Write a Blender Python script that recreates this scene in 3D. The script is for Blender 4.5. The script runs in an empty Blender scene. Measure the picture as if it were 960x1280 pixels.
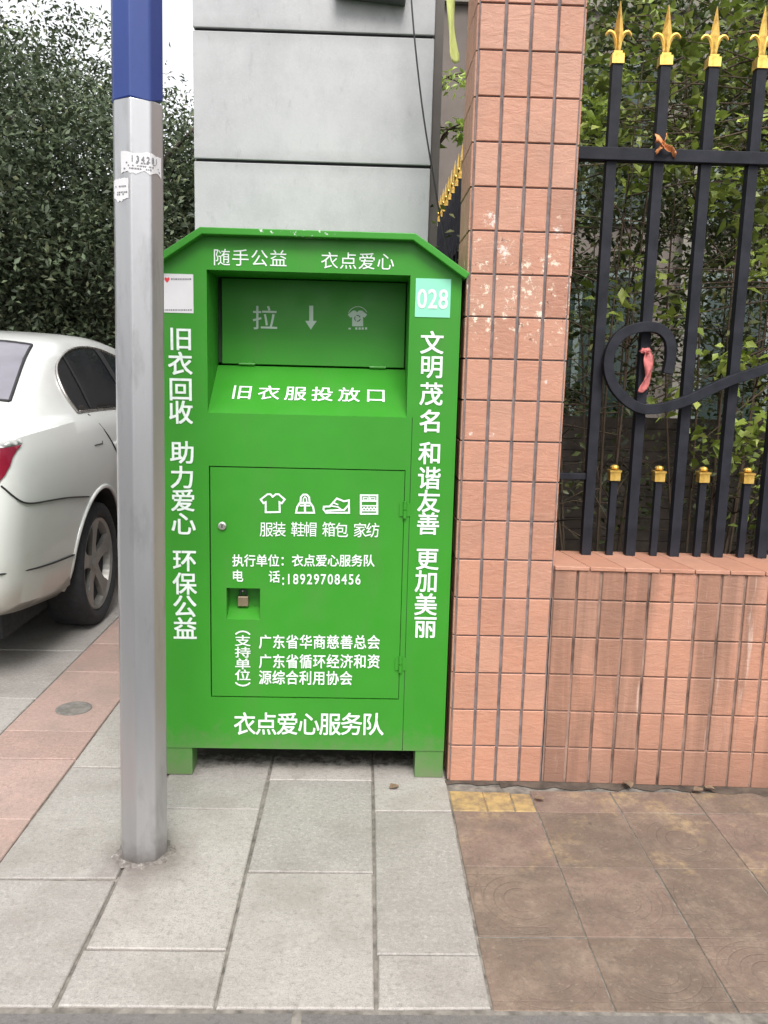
import bpy, bmesh, math, random
import numpy as np
from mathutils import Vector, Matrix
from mathutils.bvhtree import BVHTree
from mathutils.geometry import delaunay_2d_cdt
SC = bpy.context.scene
COL = SC.collection
RAD = math.radians
rnd = random.Random(7)

# ---------------------------------------------------------------- camera
FPX, PITCH, ROLL, YAW, CAMH = 1062.0, 0.16233, 0.02515, 0.02663, 1.40
cyw, syw, cpt, spt = math.cos(YAW), math.sin(YAW), math.cos(PITCH), math.sin(PITCH)
FW = Vector((syw*cpt, cyw*cpt, -spt))
R0 = Vector((cyw, -syw, 0)); U0 = R0.cross(FW)
RT = math.cos(ROLL)*R0 + math.sin(ROLL)*U0
UP = -math.sin(ROLL)*R0 + math.cos(ROLL)*U0
cam = bpy.data.cameras.new('camera'); camo = bpy.data.objects.new('camera', cam); COL.objects.link(camo)
cam.sensor_fit = 'VERTICAL'; cam.sensor_height = 36.0; cam.sensor_width = 27.0
cam.lens = 36.0*FPX/1280.0
cam.clip_start = 0.05; cam.clip_end = 2000
mw = Matrix((RT, UP, -FW)).transposed().to_4x4(); mw.translation = Vector((0, 0, CAMH))
camo.matrix_world = mw
SC.camera = camo

# ---------------------------------------------------------------- light
SUN_EL, SUN_AZ = 52.0, 174.0          # azimuth clockwise from +Y: behind the photographer, a little left
SKY_STRENGTH, SUN_STRENGTH, EXPOSURE = 0.12, 1.5, 1.0
w = bpy.data.worlds.new("World"); SC.world = w; w.use_nodes = True
nt = w.node_tree; bg = nt.nodes['Background']
sky = nt.nodes.new('ShaderNodeTexSky'); sky.sky_type = 'NISHITA'; sky.sun_disc = False
sky.sun_elevation = RAD(SUN_EL); sky.sun_rotation = RAD(SUN_AZ)
sky.air_density = 1.0; sky.dust_density = 6.0; sky.ozone_density = 1.0
hs = nt.nodes.new('ShaderNodeHueSaturation'); hs.inputs['Saturation'].default_value = 0.12
nt.links.new(sky.outputs[0], hs.inputs['Color'])
ov = nt.nodes.new('ShaderNodeMix'); ov.data_type = 'RGBA'; ov.inputs[0].default_value = 0.4      # half the sky is an even cloud sheet
ov.inputs[7].default_value = (8.2, 8.35, 8.5, 1)
nt.links.new(hs.outputs[0], ov.inputs[6]); nt.links.new(ov.outputs[2], bg.inputs['Color'])
bg.inputs['Strength'].default_value = SKY_STRENGTH
sl = bpy.data.lights.new('sun', 'SUN'); sl.energy = SUN_STRENGTH; sl.angle = RAD(24); sl.color = (1, 0.965, 0.92)
so = bpy.data.objects.new('sun', sl); COL.objects.link(so)
sd = Vector((math.sin(RAD(SUN_AZ))*math.cos(RAD(SUN_EL)), math.cos(RAD(SUN_AZ))*math.cos(RAD(SUN_EL)), math.sin(RAD(SUN_EL))))
so.rotation_euler = sd.to_track_quat('Z', 'Y').to_euler()
vs = SC.view_settings
vs.view_transform = 'Standard'; vs.look = 'None'; vs.gamma = 1.0; vs.exposure = EXPOSURE; vs.use_curve_mapping = False
SC.cycles.max_bounces = 8; SC.cycles.diffuse_bounces = 3; SC.cycles.glossy_bounces = 3
SC.cycles.transparent_max_bounces = 8; SC.cycles.caustics_reflective = False; SC.cycles.caustics_refractive = False

# ---------------------------------------------------------------- helpers: objects
ORG = {}
def put(o, parent):
    COL.objects.link(o)
    if parent is not None: o.parent = parent
def thing(name, label, cat, loc=(0, 0, 0), group=None):
    o = bpy.data.objects.new(name, None); o.empty_display_size = 0.1; COL.objects.link(o)
    o.location = loc; ORG[o.name] = Vector(loc)
    return tag(o, label, cat, group)
def tag(o, label, cat, group=None, kind=None):
    o['label'] = label; o['category'] = cat
    if group: o['group'] = group
    if kind: o['kind'] = kind
    return o
def obj(name, bm, mat, parent=None, smooth=False, bevel=0, base=None):
    """link bm (world coordinates) as ONE mesh object, its origin at its parent's (or at base)"""
    o0 = ORG[parent.name] if parent is not None else Vector(base or (0, 0, 0))
    if isinstance(bm, bpy.types.Mesh):
        me = bm
    else:
        if o0.length > 0: bmesh.ops.translate(bm, verts=bm.verts, vec=-o0)
        me = bpy.data.meshes.new(name); bm.to_mesh(me); bm.free()
    if mat is not None and len(me.materials) == 0: me.materials.append(mat)
    if smooth:
        me.polygons.foreach_set('use_smooth', [True]*len(me.polygons))
    o = bpy.data.objects.new(name, me); put(o, parent)
    if parent is None: o.location = o0
    ORG[o.name] = o0
    if bevel:
        m = o.modifiers.new('bevel', 'BEVEL'); m.width = bevel; m.segments = 2; m.limit_method = 'ANGLE'; m.angle_limit = RAD(40)
    return o
def struct(name, bm, mat, **k):
    o = obj(name, bm, mat, **k); o['kind'] = 'structure'; return o
def NB(): return bmesh.new()
def box(bm, x0, x1, y0, y1, z0, z1):
    v = [bm.verts.new(p) for p in ((x0,y0,z0),(x1,y0,z0),(x1,y1,z0),(x0,y1,z0),(x0,y0,z1),(x1,y0,z1),(x1,y1,z1),(x0,y1,z1))]
    for f in ((3,2,1,0),(4,5,6,7),(0,1,5,4),(1,2,6,5),(2,3,7,6),(3,0,4,7)): bm.faces.new([v[i] for i in f])
    return v
def quad(bm, *ps): return bm.faces.new([bm.verts.new(p) for p in ps])
def prism_y(bm, pts, y0, y1):
    """outline in (x, z), counter-clockwise seen from -y, solid between y0 (front) and y1"""
    a = [bm.verts.new((x, y0, z)) for x, z in pts]; b = [bm.verts.new((x, y1, z)) for x, z in pts]
    bm.faces.new(a); bm.faces.new(b[::-1]); n = len(pts)
    for i in range(n): bm.faces.new((a[i], b[i], b[(i+1) % n], a[(i+1) % n]))
def tube(bm, pts, rad, n=7, cap=True, flat=None):
    pts = [Vector(p) for p in pts]; N = len(pts)
    if not hasattr(rad, '__len__'): rad = [rad]*N
    rings = []; ref = None
    for i, p in enumerate(pts):
        t = (pts[min(i+1, N-1)]-pts[max(i-1, 0)]).normalized()
        if ref is None:
            ref = Vector((0, 1, 0)) if abs(t.y) < 0.9 else Vector((1, 0, 0))
        s = (ref - t*ref.dot(t)).normalized(); ref = s; q = t.cross(s)
        rings.append([bm.verts.new(p + rad[i]*(math.cos(2*math.pi*k/n)*s*(flat or 1) + math.sin(2*math.pi*k/n)*q)) for k in range(n)])
    for a, b in zip(rings, rings[1:]):
        for k in range(n): bm.faces.new((a[k], a[(k+1) % n], b[(k+1) % n], b[k]))
    if cap:
        bm.faces.new(rings[0][::-1]); bm.faces.new(rings[-1])
def ribbon_strip(bm, pts, wid, thick, ax=Vector((0, 1, 0))):
    """flat bar following pts: thickness in the path's plane, width along ax"""
    pts = [Vector(p) for p in pts]; rings = []
    for i, p in enumerate(pts):
        t = (pts[min(i+1, len(pts)-1)]-pts[max(i-1, 0)]).normalized(); nn = t.cross(ax).normalized()
        rings.append([bm.verts.new(p + a*ax*wid/2 + b*nn*thick/2) for a, b in ((-1,-1),(1,-1),(1,1),(-1,1))])
    for a, b in zip(rings, rings[1:]):
        for k in range(4): bm.faces.new((a[k], a[(k+1) % 4], b[(k+1) % 4], b[k]))
    bm.faces.new(rings[0][::-1]); bm.faces.new(rings[-1])
def lathe(bm, prof, cx, cy, cz, axis='z', n=24):
    """prof: (radius, height) pairs along the axis"""
    rings = []
    for r, h in prof:
        ring = []
        for k in range(n):
            a = 2*math.pi*k/n; u, v = r*math.cos(a), r*math.sin(a)
            ring.append(bm.verts.new({'z': (cx+u, cy+v, cz+h), 'x': (cx+h, cy+u, cz+v), 'y': (cx+u, cy+h, cz+v)}[axis]))
        rings.append(ring)
    for a, b in zip(rings, rings[1:]):
        for k in range(n): bm.faces.new((a[k], a[(k+1) % n], b[(k+1) % n], b[k]))
    if prof[0][0] > 1e-5: bm.faces.new(rings[0][::-1])
    if prof[-1][0] > 1e-5: bm.faces.new(rings[-1])
    bmesh.ops.remove_doubles(bm, verts=bm.verts, dist=1e-5); bmesh.ops.recalc_face_normals(bm, faces=bm.faces)
def spline(pts, sub=6):
    pts = [Vector(p) for p in pts]; out = []
    for i in range(len(pts)-1):
        p0, p1, p2, p3 = pts[max(i-1, 0)], pts[i], pts[i+1], pts[min(i+2, len(pts)-1)]
        for k in range(sub):
            t = k/sub
            out.append(0.5*((2*p1)+(p2-p0)*t+(2*p0-5*p1+4*p2-p3)*t*t+(3*p1-p0-3*p2+p3)*t**3))
    out.append(pts[-1]); return out
def plane_pt(px, py, Y):
    """where the sight line of a photo pixel meets the upright plane y = Y (used to measure the photo)"""
    d = (px-480)/FPX*RT - (py-640)/FPX*UP + FW
    t = Y/d.y
    return d.x*t, CAMH+d.z*t

# ---------------------------------------------------------------- helpers: materials
class NT:
    def __init__(s, name, rough=0.6, metal=0.0, base=(.5,.5,.5), spec=0.5):
        s.m = bpy.data.materials.new(name); s.m.use_nodes = True; s.t = s.m.node_tree
        s.b = s.t.nodes['Principled BSDF']
        s.b.inputs['Roughness'].default_value = rough; s.b.inputs['Metallic'].default_value = metal
        s.b.inputs['Base Color'].default_value = (*base, 1); s.b.inputs['Specular IOR Level'].default_value = spec
        s.co = None; s.base = base
    def n(s, typ, **k):
        x = s.t.nodes.new(typ)
        for a, b in k.items(): setattr(x, a, b)
        return x
    def L(s, a, b): s.t.links.new(a, b)
    def coord(s, scale=(1,1,1), kind='Object'):
        if s.co is None: s.co = s.n('ShaderNodeTexCoord')
        mp = s.n('ShaderNodeMapping'); mp.inputs['Scale'].default_value = scale
        s.L(s.co.outputs[kind], mp.inputs[0]); return mp.outputs[0]
    def noise(s, scale=5, detail=4, rough=.55, cs=(1,1,1), dist=0, kind='Object'):
        x = s.n('ShaderNodeTexNoise'); x.inputs['Scale'].default_value = scale; x.inputs['Detail'].default_value = detail
        x.inputs['Roughness'].default_value = rough; x.inputs['Distortion'].default_value = dist
        s.L(s.coord(cs, kind), x.inputs['Vector']); return x.outputs['Fac']
    def ramp(s, fac, stops, interp='LINEAR'):
        r = s.n('ShaderNodeValToRGB'); e = r.color_ramp; e.interpolation = interp
        while len(e.elements) < len(stops): e.elements.new(0.5)
        for el, (p, c) in zip(e.elements, stops):
            el.position = p; el.color = (*c, 1) if hasattr(c, '__len__') else (c, c, c, 1)
        s.L(fac, r.inputs[0]); return r.outputs[0]
    def mix(s, a, b, fac, mode='MIX'):
        x = s.n('ShaderNodeMix', data_type='RGBA', blend_type=mode)
        for v, i in ((a, 6), (b, 7), (fac, 0)):
            if hasattr(v, 'is_output') or isinstance(v, bpy.types.NodeSocket): s.L(v, x.inputs[i])
            elif i == 0: x.inputs[0].default_value = v
            else: x.inputs[i].default_value = (*v, 1) if hasattr(v, '__len__') else (v, v, v, 1)
        return x.outputs[2]
    def math(s, op, a, b=0.0, clamp=False):
        x = s.n('ShaderNodeMath', operation=op, use_clamp=clamp)
        for i, v in enumerate((a, b)):
            if isinstance(v, bpy.types.NodeSocket): s.L(v, x.inputs[i])
            else: x.inputs[i].default_value = v
        return x.outputs[0]
    def island(s): return s.n('ShaderNodeNewGeometry').outputs['Random Per Island']
    def xyz(s, kind='Object'):
        q = s.n('ShaderNodeSeparateXYZ'); s.L(s.coord(kind=kind), q.inputs[0]); return q.outputs
    def color(s, sock): s.L(sock, s.b.inputs['Base Color'])
    def roughness(s, sock): s.L(sock, s.b.inputs['Roughness'])
    def bump(s, h, strength=.3, dist=.01):
        x = s.n('ShaderNodeBump'); x.inputs['Strength'].default_value = strength; x.inputs['Distance'].default_value = dist
        s.L(h, x.inputs['Height'])
        cur = s.b.inputs['Normal']
        if cur.is_linked: s.L(cur.links[0].from_socket, x.inputs['Normal'])
        s.L(x.outputs[0], cur); return s
def simple(name, base, rough=.5, metal=0, var=.12, scale=9, bump=0, bscale=60, spec=.5):
    k = NT(name, rough, metal, base, spec)
    lo = tuple(c*(1-var) for c in base); hi = tuple(min(1, c*(1+var)) for c in base)
    k.color(k.ramp(k.noise(scale, 5), [(.3, lo), (.7, hi)]))
    k.roughness(k.ramp(k.noise(scale*1.7, 3), [(.3, max(0, rough-.06)), (.7, min(1, rough+.08))]))
    if bump: k.bump(k.noise(bscale, 4), bump, .004)
    return k.m
M = {}
# painted green sheet steel
def green(name, base, rough=.42):
    k = NT(name, rough, 0, base, .32)
    d = k.mix(base, tuple(c*.86 for c in base), k.ramp(k.noise(2.2, 3), [(.35, 0), (.7, 1)]))
    sc = k.ramp(k.noise(38, 6, .7, (1, 1, .35)), [(.70, 0), (.78, 1)])
    d = k.mix(d, tuple(min(1, c*1.35+.02) for c in base), k.math('MULTIPLY', sc, .35))
    dirt = k.ramp(k.noise(5, 6, .65, (1.6, 1, .5)), [(.55, 0), (.8, .28)])
    d = k.mix(d, (.10, .13, .06), dirt)
    k.color(d); k.roughness(k.ramp(k.noise(14, 4), [(.3, rough-.08), (.75, rough+.12)]))
    k.bump(k.noise(2.6, 3), .22, .014); k.bump(k.noise(170, 2), .05, .002)
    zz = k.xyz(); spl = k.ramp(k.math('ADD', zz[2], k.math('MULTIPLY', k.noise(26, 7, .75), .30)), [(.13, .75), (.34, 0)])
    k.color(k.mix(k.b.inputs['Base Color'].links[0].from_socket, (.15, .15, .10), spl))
    return k
GREEN = (.034, .232, .018)
M['green'] = green('green painted steel', GREEN).m
k = green('green painted steel worn edge', GREEN)     # the roof: its front edge is scraped bare in places
x = k.xyz()
near = k.math('LESS_THAN', k.math('ABSOLUTE', k.math('ADD', x[0], .04)), .13)
scr = k.math('MULTIPLY', k.ramp(k.noise(55, 6, .7), [(.60, 0), (.64, 1)]), near)
old = k.b.inputs['Base Color'].links[0].from_socket
k.color(k.mix(old, (.55, .58, .55), scr)); M['green_roof'] = k.m
M['seam'] = simple('dark gap', (.012, .03, .010), .8)
k = NT('white vinyl lettering', .45, 0, (.78, .82, .80)); k.color(k.ramp(k.noise(60, 4), [(.3, (.56, .65, .58)), (.6, (.68, .74, .70))])); M['white_text'] = k.m
M['pale_text'] = simple('faded white vinyl', (.42, .52, .44), .5)
M['teal_plate'] = simple('mint number plate', (.22, .60, .42), .4, var=.05)
M['paper'] = simple('white sticker paper', (.58, .57, .58), .6, var=.05)
M['red'] = simple('red print', (.6, .03, .04), .5)
M['steel'] = simple('worn steel', (.55, .54, .50), .3, .9)
M['cover_iron'] = simple('weathered iron', (.20, .185, .17), .65, .3, var=.3, scale=30)
M['brass'] = simple('padlock brass', (.42, .33, .22), .38, .8)
M['dark_steel'] = simple('dark steel shackle', (.10, .10, .11), .35, .8)

# tiles
def tile(name, streaks):
    k = NT(name, .62, 0, (.5, .25, .16))
    base = k.ramp(k.island(), [(0, (.32, .145, .095)), (.12, (.385, .182, .119)), (.5, (.42, .203, .134)), (.85, (.415, .216, .150)), (1, (.36, .165, .108))])
    base = k.mix(base, (.50, .29, .20), k.ramp(k.noise(90, 5, .7, (.5, 1, 1.6)), [(.45, 0), (.75, .45)]))
    base = k.mix(base, (.30, .165, .115), k.ramp(k.noise(6, 6, .65), [(.46, 0), (.75, .6)]))
    if streaks:
        s = k.ramp(k.noise(5.0, 5, .6, (1.7, 1, .12), .3), [(.45, 0), (.60, 1)])
        base = k.mix(base, (.15, .085, .058), k.math('MULTIPLY', s, .60))
        lime = k.ramp(k.noise(9, 5, .6, (1.9, 1, .16)), [(.60, 0), (.66, 1)])
        base = k.mix(base, (.62, .50, .43), k.math('MULTIPLY', lime, .45))
        zz = k.xyz()
        low = k.ramp(k.math('ADD', zz[2], k.math('MULTIPLY', k.noise(7, 4), .12)), [(.07, 1), (.34, 0)])
        base = k.mix(base, (.16, .09, .065), k.math('MULTIPLY', low, .55))
    else:
        z = k.xyz()
        # posters were scraped off between knee and eye height: pale scuffs and dark nicks
        band = k.math('MULTIPLY', k.ramp(z[2], [(.0, 0), (1, 1)]), 1)
        up = k.n('ShaderNodeMapRange'); up.inputs[1].default_value = 1.42; up.inputs[2].default_value = 1.56; k.L(z[2], up.inputs[0])
        dn = k.n('ShaderNodeMapRange'); dn.inputs[1].default_value = 2.0; dn.inputs[2].default_value = 1.72; k.L(z[2], dn.inputs[0])
        bnd = k.math('MULTIPLY', up.outputs[0], dn.outputs[0])
        sc = k.ramp(k.math('ADD', k.noise(34, 8, .75), k.math('MULTIPLY', bnd, .10)), [(.655, 0), (.70, 1)])
        base = k.mix(base, (.70, .60, .48), k.math('MULTIPLY', sc, k.math('ADD', k.math('MULTIPLY', bnd, .75), .12)))
        nk = k.ramp(k.noise(60, 5, .6, (1, 1, .7)), [(.655, 0), (.68, 1)])
        base = k.mix(base, (.06, .03, .03), k.math('MULTIPLY', k.math('MULTIPLY', nk, bnd), .9))
        for cx, cz, r in ((.388, 1.885, .050), (.60, 1.855, .036), (.43, 1.79, .05), (.35, 1.21, .014), (.42, 1.21, .018), (.583, 1.385, .014)):
            dx = k.math('MULTIPLY', k.math('SUBTRACT', z[0], cx-.485), 1/r); dz = k.math('MULTIPLY', k.math('SUBTRACT', z[2], cz), .8/r)
            d2 = k.math('ADD', k.math('MULTIPLY', dx, dx), k.math('MULTIPLY', dz, dz))
            e = k.math('SUBTRACT', k.math('MULTIPLY', k.noise(80, 7, .78), 1.35), k.math('MULTIPLY', d2, .5))
            base = k.mix(base, (.66, .60, .55), k.math('MULTIPLY', k.ramp(e, [(.62, 0), (.74, 1)]), .8))
    k.color(base)
    k.bump(k.noise(26, 6, .62, (.55, .55, 1.7), 1.0), .38, .007); k.bump(k.noise(150, 3), .25, .003)
    return k.m
M['tile'] = tile('salmon split face tile', False)
M['tile_streak'] = tile('salmon split face tile with rain streaks', True)
M['grout'] = simple('grey grout', (.155, .13, .13), .9, var=.35, scale=25, bump=.3)
M['grout_pale'] = simple('washed grout', (.19, .125, .10), .9, var=.7, scale=8, bump=.3)

# granite and paving
def granite(name, a, b, speck, dirtc=(.17, .15, .13)):
    k = NT(name, .72, 0, a)
    base = k.ramp(k.island(), [(0, a), (1, b)])
    base = k.mix(base, speck, k.ramp(k.noise(260, 4, .75), [(.50, 0), (.62, .6)]))
    base = k.mix(base, tuple(min(1, c*1.45) for c in a), k.ramp(k.noise(85, 5, .75), [(.50, 0), (.66, .75)]))
    base = k.mix(base, tuple(c*.62 for c in a), k.ramp(k.noise(62, 5, .75), [(.52, 0), (.68, .7)]))
    base = k.mix(base, dirtc, k.ramp(k.noise(3.2, 7, .70), [(.44, 0), (.74, .62)]))
    base = k.mix(base, tuple(min(1, c*1.22) for c in b), k.ramp(k.noise(7, 7, .7), [(.55, 0), (.78, .35)]))
    base = k.mix(base, (.13, .115, .10), k.ramp(k.noise(11, 7, .72), [(.60, 0), (.72, .45)]))
    px = k.xyz(); ddx = k.math('ADD', px[0], .60); ddy = k.math('SUBTRACT', px[1], 2.27)
    rr0 = k.math('SQRT', k.math('ADD', k.math('MULTIPLY', ddx, ddx), k.math('MULTIPLY', ddy, ddy)))
    ringst = k.ramp(k.math('ADD', rr0, k.math('MULTIPLY', k.noise(14, 6, .7), .16)), [(.13, .75), (.26, 0)])   # grime round the foot of the post
    base = k.mix(base, (.12, .10, .088), ringst)
    base = k.mix(base, dirtc, k.ramp(k.noise(16, 6, .6), [(.64, 0), (.75, .4)]))
    k.color(base); k.bump(k.noise(95, 5, .7), .35, .004)
    k.roughness(k.ramp(k.noise(30, 4), [(.3, .6), (.7, .82)]))
    return k.m
M['granite'] = granite('pale grey granite', (.265, .248, .230), (.365, .338, .312), (.14, .135, .13))
M['granite_pink'] = granite('rose granite', (.30, .205, .175), (.37, .265, .23), (.20, .13, .115))
M['granite_far'] = granite('grey granite aside', (.28, .26, .245), (.33, .31, .29), (.16, .15, .145))
M['joint'] = simple('sandy joint', (.155, .14, .122), .95, var=.5, scale=30, bump=.4)
M['kerb'] = granite('kerb concrete', (.105, .096, .093), (.135, .124, .118), (.16, .15, .15))
M['asphalt'] = simple('asphalt', (.05, .05, .052), .9, var=.25, scale=40, bump=.5, bscale=220)
k = NT('stamped clay paver', .8, 0, (.2, .13, .1))
base = k.ramp(k.island(), [(0, (.122, .086, .064)), (.4, (.156, .108, .082)), (.75, (.182, .119, .095)), (1, (.142, .108, .078))])
base = k.mix(base, (.30, .225, .17), k.ramp(k.noise(10, 8, .7), [(.45, 0), (.75, .6)]))
base = k.mix(base, (.095, .072, .055), k.ramp(k.noise(4.5, 8, .74), [(.44, 0), (.70, .85)]))
base = k.mix(base, (.085, .068, .056), k.ramp(k.noise(110, 6, .78), [(.50, 0), (.64, .6)]))
base = k.mix(base, (.30, .24, .19), k.ramp(k.noise(75, 6, .78), [(.56, 0), (.70, .5)]))
u = k.xyz('UV')
du = k.math('SUBTRACT', u[0], .5); dv = k.math('SUBTRACT', u[1], .5)
rr = k.math('SQRT', k.math('ADD', k.math('MULTIPLY', du, du), k.math('MULTIPLY', dv, dv)))
def groove(val, at, wd):
    return k.math('SUBTRACT', 1.0, k.math('MULTIPLY', k.math('ABSOLUTE', k.math('SUBTRACT', val, at)), 1/wd), True)
g = groove(rr, .17, .012)
for a in (.27, .37, .47): g = k.math('MAXIMUM', g, groove(rr, a, .012))
outside = k.math('GREATER_THAN', rr, .37)
gl = None
for a in (.12, .31, .69, .88):
    for q in (u[0], u[1]):
        t = groove(q, a, .012); gl = t if gl is None else k.math('MAXIMUM', gl, t)
g = k.math('MAXIMUM', g, k.math('MULTIPLY', gl, outside))
worn = k.ramp(k.noise(2.6, 3), [(.46, .0), (.64, .8)])
g = k.math('MULTIPLY', g, worn)
base = k.mix(base, (.05, .042, .036), k.ramp(k.noise(7.5, 5, .55), [(.70, 0), (.73, .8)]))
base = k.mix(base, (.085, .06, .048), k.math('MULTIPLY', g, .38))
yz = k.xyz()
back = k.n('ShaderNodeMapRange'); back.inputs[1].default_value = 2.1; back.inputs[2].default_value = 2.72; k.L(yz[1], back.inputs[0])
ye = k.ramp(k.math('ADD', k.noise(5.5, 7, .62), k.math('MULTIPLY', back.outputs[0], .13)), [(.60, 0), (.76, 1)])
base = k.mix(base, (.36, .26, .13), k.math('MULTIPLY', k.math('MULTIPLY', ye, k.ramp(k.noise(40, 6, .7), [(.38, 0), (.6, 1)])), .6))
k.color(base)
k.bump(k.math('SUBTRACT', 1.0, g), .32, .006); k.bump(k.noise(120, 5, .65), .3, .003)
M['paver'] = k.m
k = NT('yellow tactile paver', .8, 0, (.5, .33, .12))
k.color(k.mix((.38, .26, .105), (.17, .12, .075), k.ramp(k.noise(16, 7, .7), [(.40, 0), (.6, .85)]))); k.bump(k.noise(70, 5), .4, .004); M['paver_yellow'] = k.m
M['dirt'] = simple('dirt', (.07, .052, .04), .95, var=.5, scale=18, bump=.8, bscale=40)
k = NT('painted shade under the bin', .95); yq = k.xyz(); k.color(k.ramp(k.noise(18, 6), [(.3, (.03, .026, .022)), (.7, (.075, .065, .055))])); k.b.inputs['Alpha'].default_value = 1  # bin's contact shade painted as dark colour, alpha fades it in from the front
k.L(k.ramp(k.math('ADD', k.math('MULTIPLY', k.math('SUBTRACT', yq[1], 2.86), 5.0), k.math('MULTIPLY', k.math('SUBTRACT', k.noise(24, 7, .7), .5), 1.6)), [(0, 0), (.55, 1)]), k.b.inputs['Alpha']); k.bump(k.noise(60, 5), .6, .004); M['bin_shade'] = k.m
M['leaf_dead'] = simple('dead leaf', (.17, .115, .075), .7, var=.3, scale=30)

# gate column cladding
k = NT('pale grey cladding', .55, 0, (.45, .45, .46))
base = k.mix((.375, .375, .387), (.43, .43, .44), k.ramp(k.noise(2.2, 4), [(.3, 0), (.7, 1)]))
base = k.mix(base, (.30, .30, .31), k.ramp(k.noise(5, 8, .74, (1, 1, .7)), [(.46, 0), (.72, .6)]))
base = k.mix(base, (.24, .24, .24), k.ramp(k.noise(22, 6, .7, (1, 1, .4)), [(.58, 0), (.70, .35)]))
base = k.mix(base, (.48, .48, .49), k.ramp(k.noise(150, 3), [(.58, 0), (.7, .5)]))
cz = k.xyz()
jn = None                                            # grime gathered along the joints
for a in (2.22, 2.705):
    t = k.math('SUBTRACT', 1.0, k.math('MULTIPLY', k.math('ABSOLUTE', k.math('SUBTRACT', cz[2], a)), 1/.055), True)
    jn = t if jn is None else k.math('MAXIMUM', jn, t)
base = k.mix(base, (.20, .20, .20), k.math('MULTIPLY', k.math('MULTIPLY', jn, k.noise(12, 6, .7)), .6))
k.color(base); k.bump(k.noise(60, 5, .65), .15, .004); M['cladding'] = k.m
M['black_gap'] = simple('black joint', (.02, .02, .022), .8)
M['edge_metal'] = simple('dark bronze edge', (.10, .085, .075), .5)
M['plaque'] = simple('dark grey metal', (.09, .09, .095), .5, .3)
# iron and gold
k = NT('black painted iron', .62, 0, (.010, .011, .015), .2)
k.color(k.mix(k.ramp(k.noise(20, 5), [(.3, (.009, .010, .014)), (.7, (.020, .021, .028))]), (.09, .04, .025), k.ramp(k.noise(34, 6, .7), [(.70, 0), (.76, .7)])))
k.bump(k.noise(80, 4), .2, .003); M['iron'] = k.m
k = NT('gold paint', .34, .75, (.70, .45, .10))
k.color(k.ramp(k.noise(40, 5), [(.25, (.42, .24, .05)), (.55, (.78, .50, .12)), (.8, (.85, .62, .22))])); k.bump(k.noise(60, 4), .2, .003); M['gold'] = k.m
# pole
k = NT('galvanised grey paint', .36, .8, (.36, .36, .37))
base = k.mix((.40, .40, .41), (.47, .47, .48), k.ramp(k.noise(3, 4, .6, (3, 3, .4)), [(.35, 0), (.7, 1)]))
base = k.mix(base, (.22, .21, .21), k.ramp(k.noise(14, 7, .7, (1, 1, .25)), [(.54, 0), (.72, .5)]))
zq = k.xyz(); base = k.mix(base, (.20, .175, .16), k.ramp(k.math('ADD', zq[2], k.math('MULTIPLY', k.noise(20, 6, .7), .12)), [(.06, .7), (.13, 0)]))
k.color(base); k.bump(k.noise(90, 3), .06, .003); M['pole_grey'] = k.m
k = NT('blue paint', .36, 0, (.02, .06, .32)); k.color(k.mix((.011, .032, .165), (.018, .045, .205), k.ramp(k.noise(4, 4, .6, (2, 2, .5)), [(.35, 0), (.7, 1)])))
k.bump(k.noise(60, 3), .07, .003); M['pole_blue'] = k.m
k = NT('mortar smear', .95); k.color(k.ramp(k.noise(55, 6, .7), [(.40, (.10, .088, .078)), (.58, (.19, .17, .155)), (.68, (.42, .40, .38))])); k.bump(k.noise(90, 5), .35, .004); M['mortar'] = k.m
M['ink'] = simple('grey print', (.16, .16, .17), .7)
M['cable'] = simple('black cable', (.015, .015, .017), .5)
M['yellow_cloth'] = simple('lemon ribbon', (.76, .80, .27), .7, var=.08)
M['pink_cloth'] = simple('faded red ribbon', (.46, .13, .125), .65, var=.5, scale=30)
M['orange_cloth'] = simple('orange rag', (.55, .22, .08), .7, var=.35, scale=50)
# building
M['wall_brown'] = simple('taupe plaster', (.125, .105, .092), .85, var=.18, scale=3, bump=.2)
M['wall_grey'] = simple('light stone', (.19, .175, .15), .85, var=.2, scale=3, bump=.2)
M['teal_glass'] = simple('teal glass', (.022, .036, .032), .12, var=.25, scale=2)
M['frame_pale'] = simple('pale window frame', (.12, .15, .14), .4)
M['timber'] = simple('dark slats', (.075, .058, .046), .7, var=.4, scale=(12))
M['soil'] = simple('soil', (.05, .038, .028), .95, var=.4, scale=14, bump=.8, bscale=50)
# plants
def leafmat(name, stops, tr=.25, rough=.42, clump=2.2):
    k = NT(name, rough, 0, stops[0][1])
    c = k.ramp(k.island(), stops)
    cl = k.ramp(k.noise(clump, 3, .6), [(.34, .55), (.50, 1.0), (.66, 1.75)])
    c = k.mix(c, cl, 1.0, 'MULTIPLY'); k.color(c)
    tl = k.n('ShaderNodeBsdfTranslucent'); k.L(c, tl.inputs[0]); mx = k.n('ShaderNodeMixShader'); mx.inputs[0].default_value = tr
    out = k.t.nodes['Material Output']; k.L(k.b.outputs[0], mx.inputs[1]); k.L(tl.outputs[0], mx.inputs[2]); k.L(mx.outputs[0], out.inputs[0])
    return k.m
M['leaf_dark'] = leafmat('dark ficus leaves', [(0, (.040, .056, .032)), (.5, (.068, .094, .050)), (.85, (.10, .13, .068)), (1, (.14, .15, .08))], .25, .6)
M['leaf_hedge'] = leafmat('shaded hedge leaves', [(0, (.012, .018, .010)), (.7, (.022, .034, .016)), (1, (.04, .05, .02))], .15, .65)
M['leaf_fresh'] = leafmat('fresh garden leaves', [(0, (.11, .15, .026)), (.5, (.20, .27, .048)), (.85, (.30, .37, .075)), (1, (.40, .44, .12))], .3)
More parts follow.
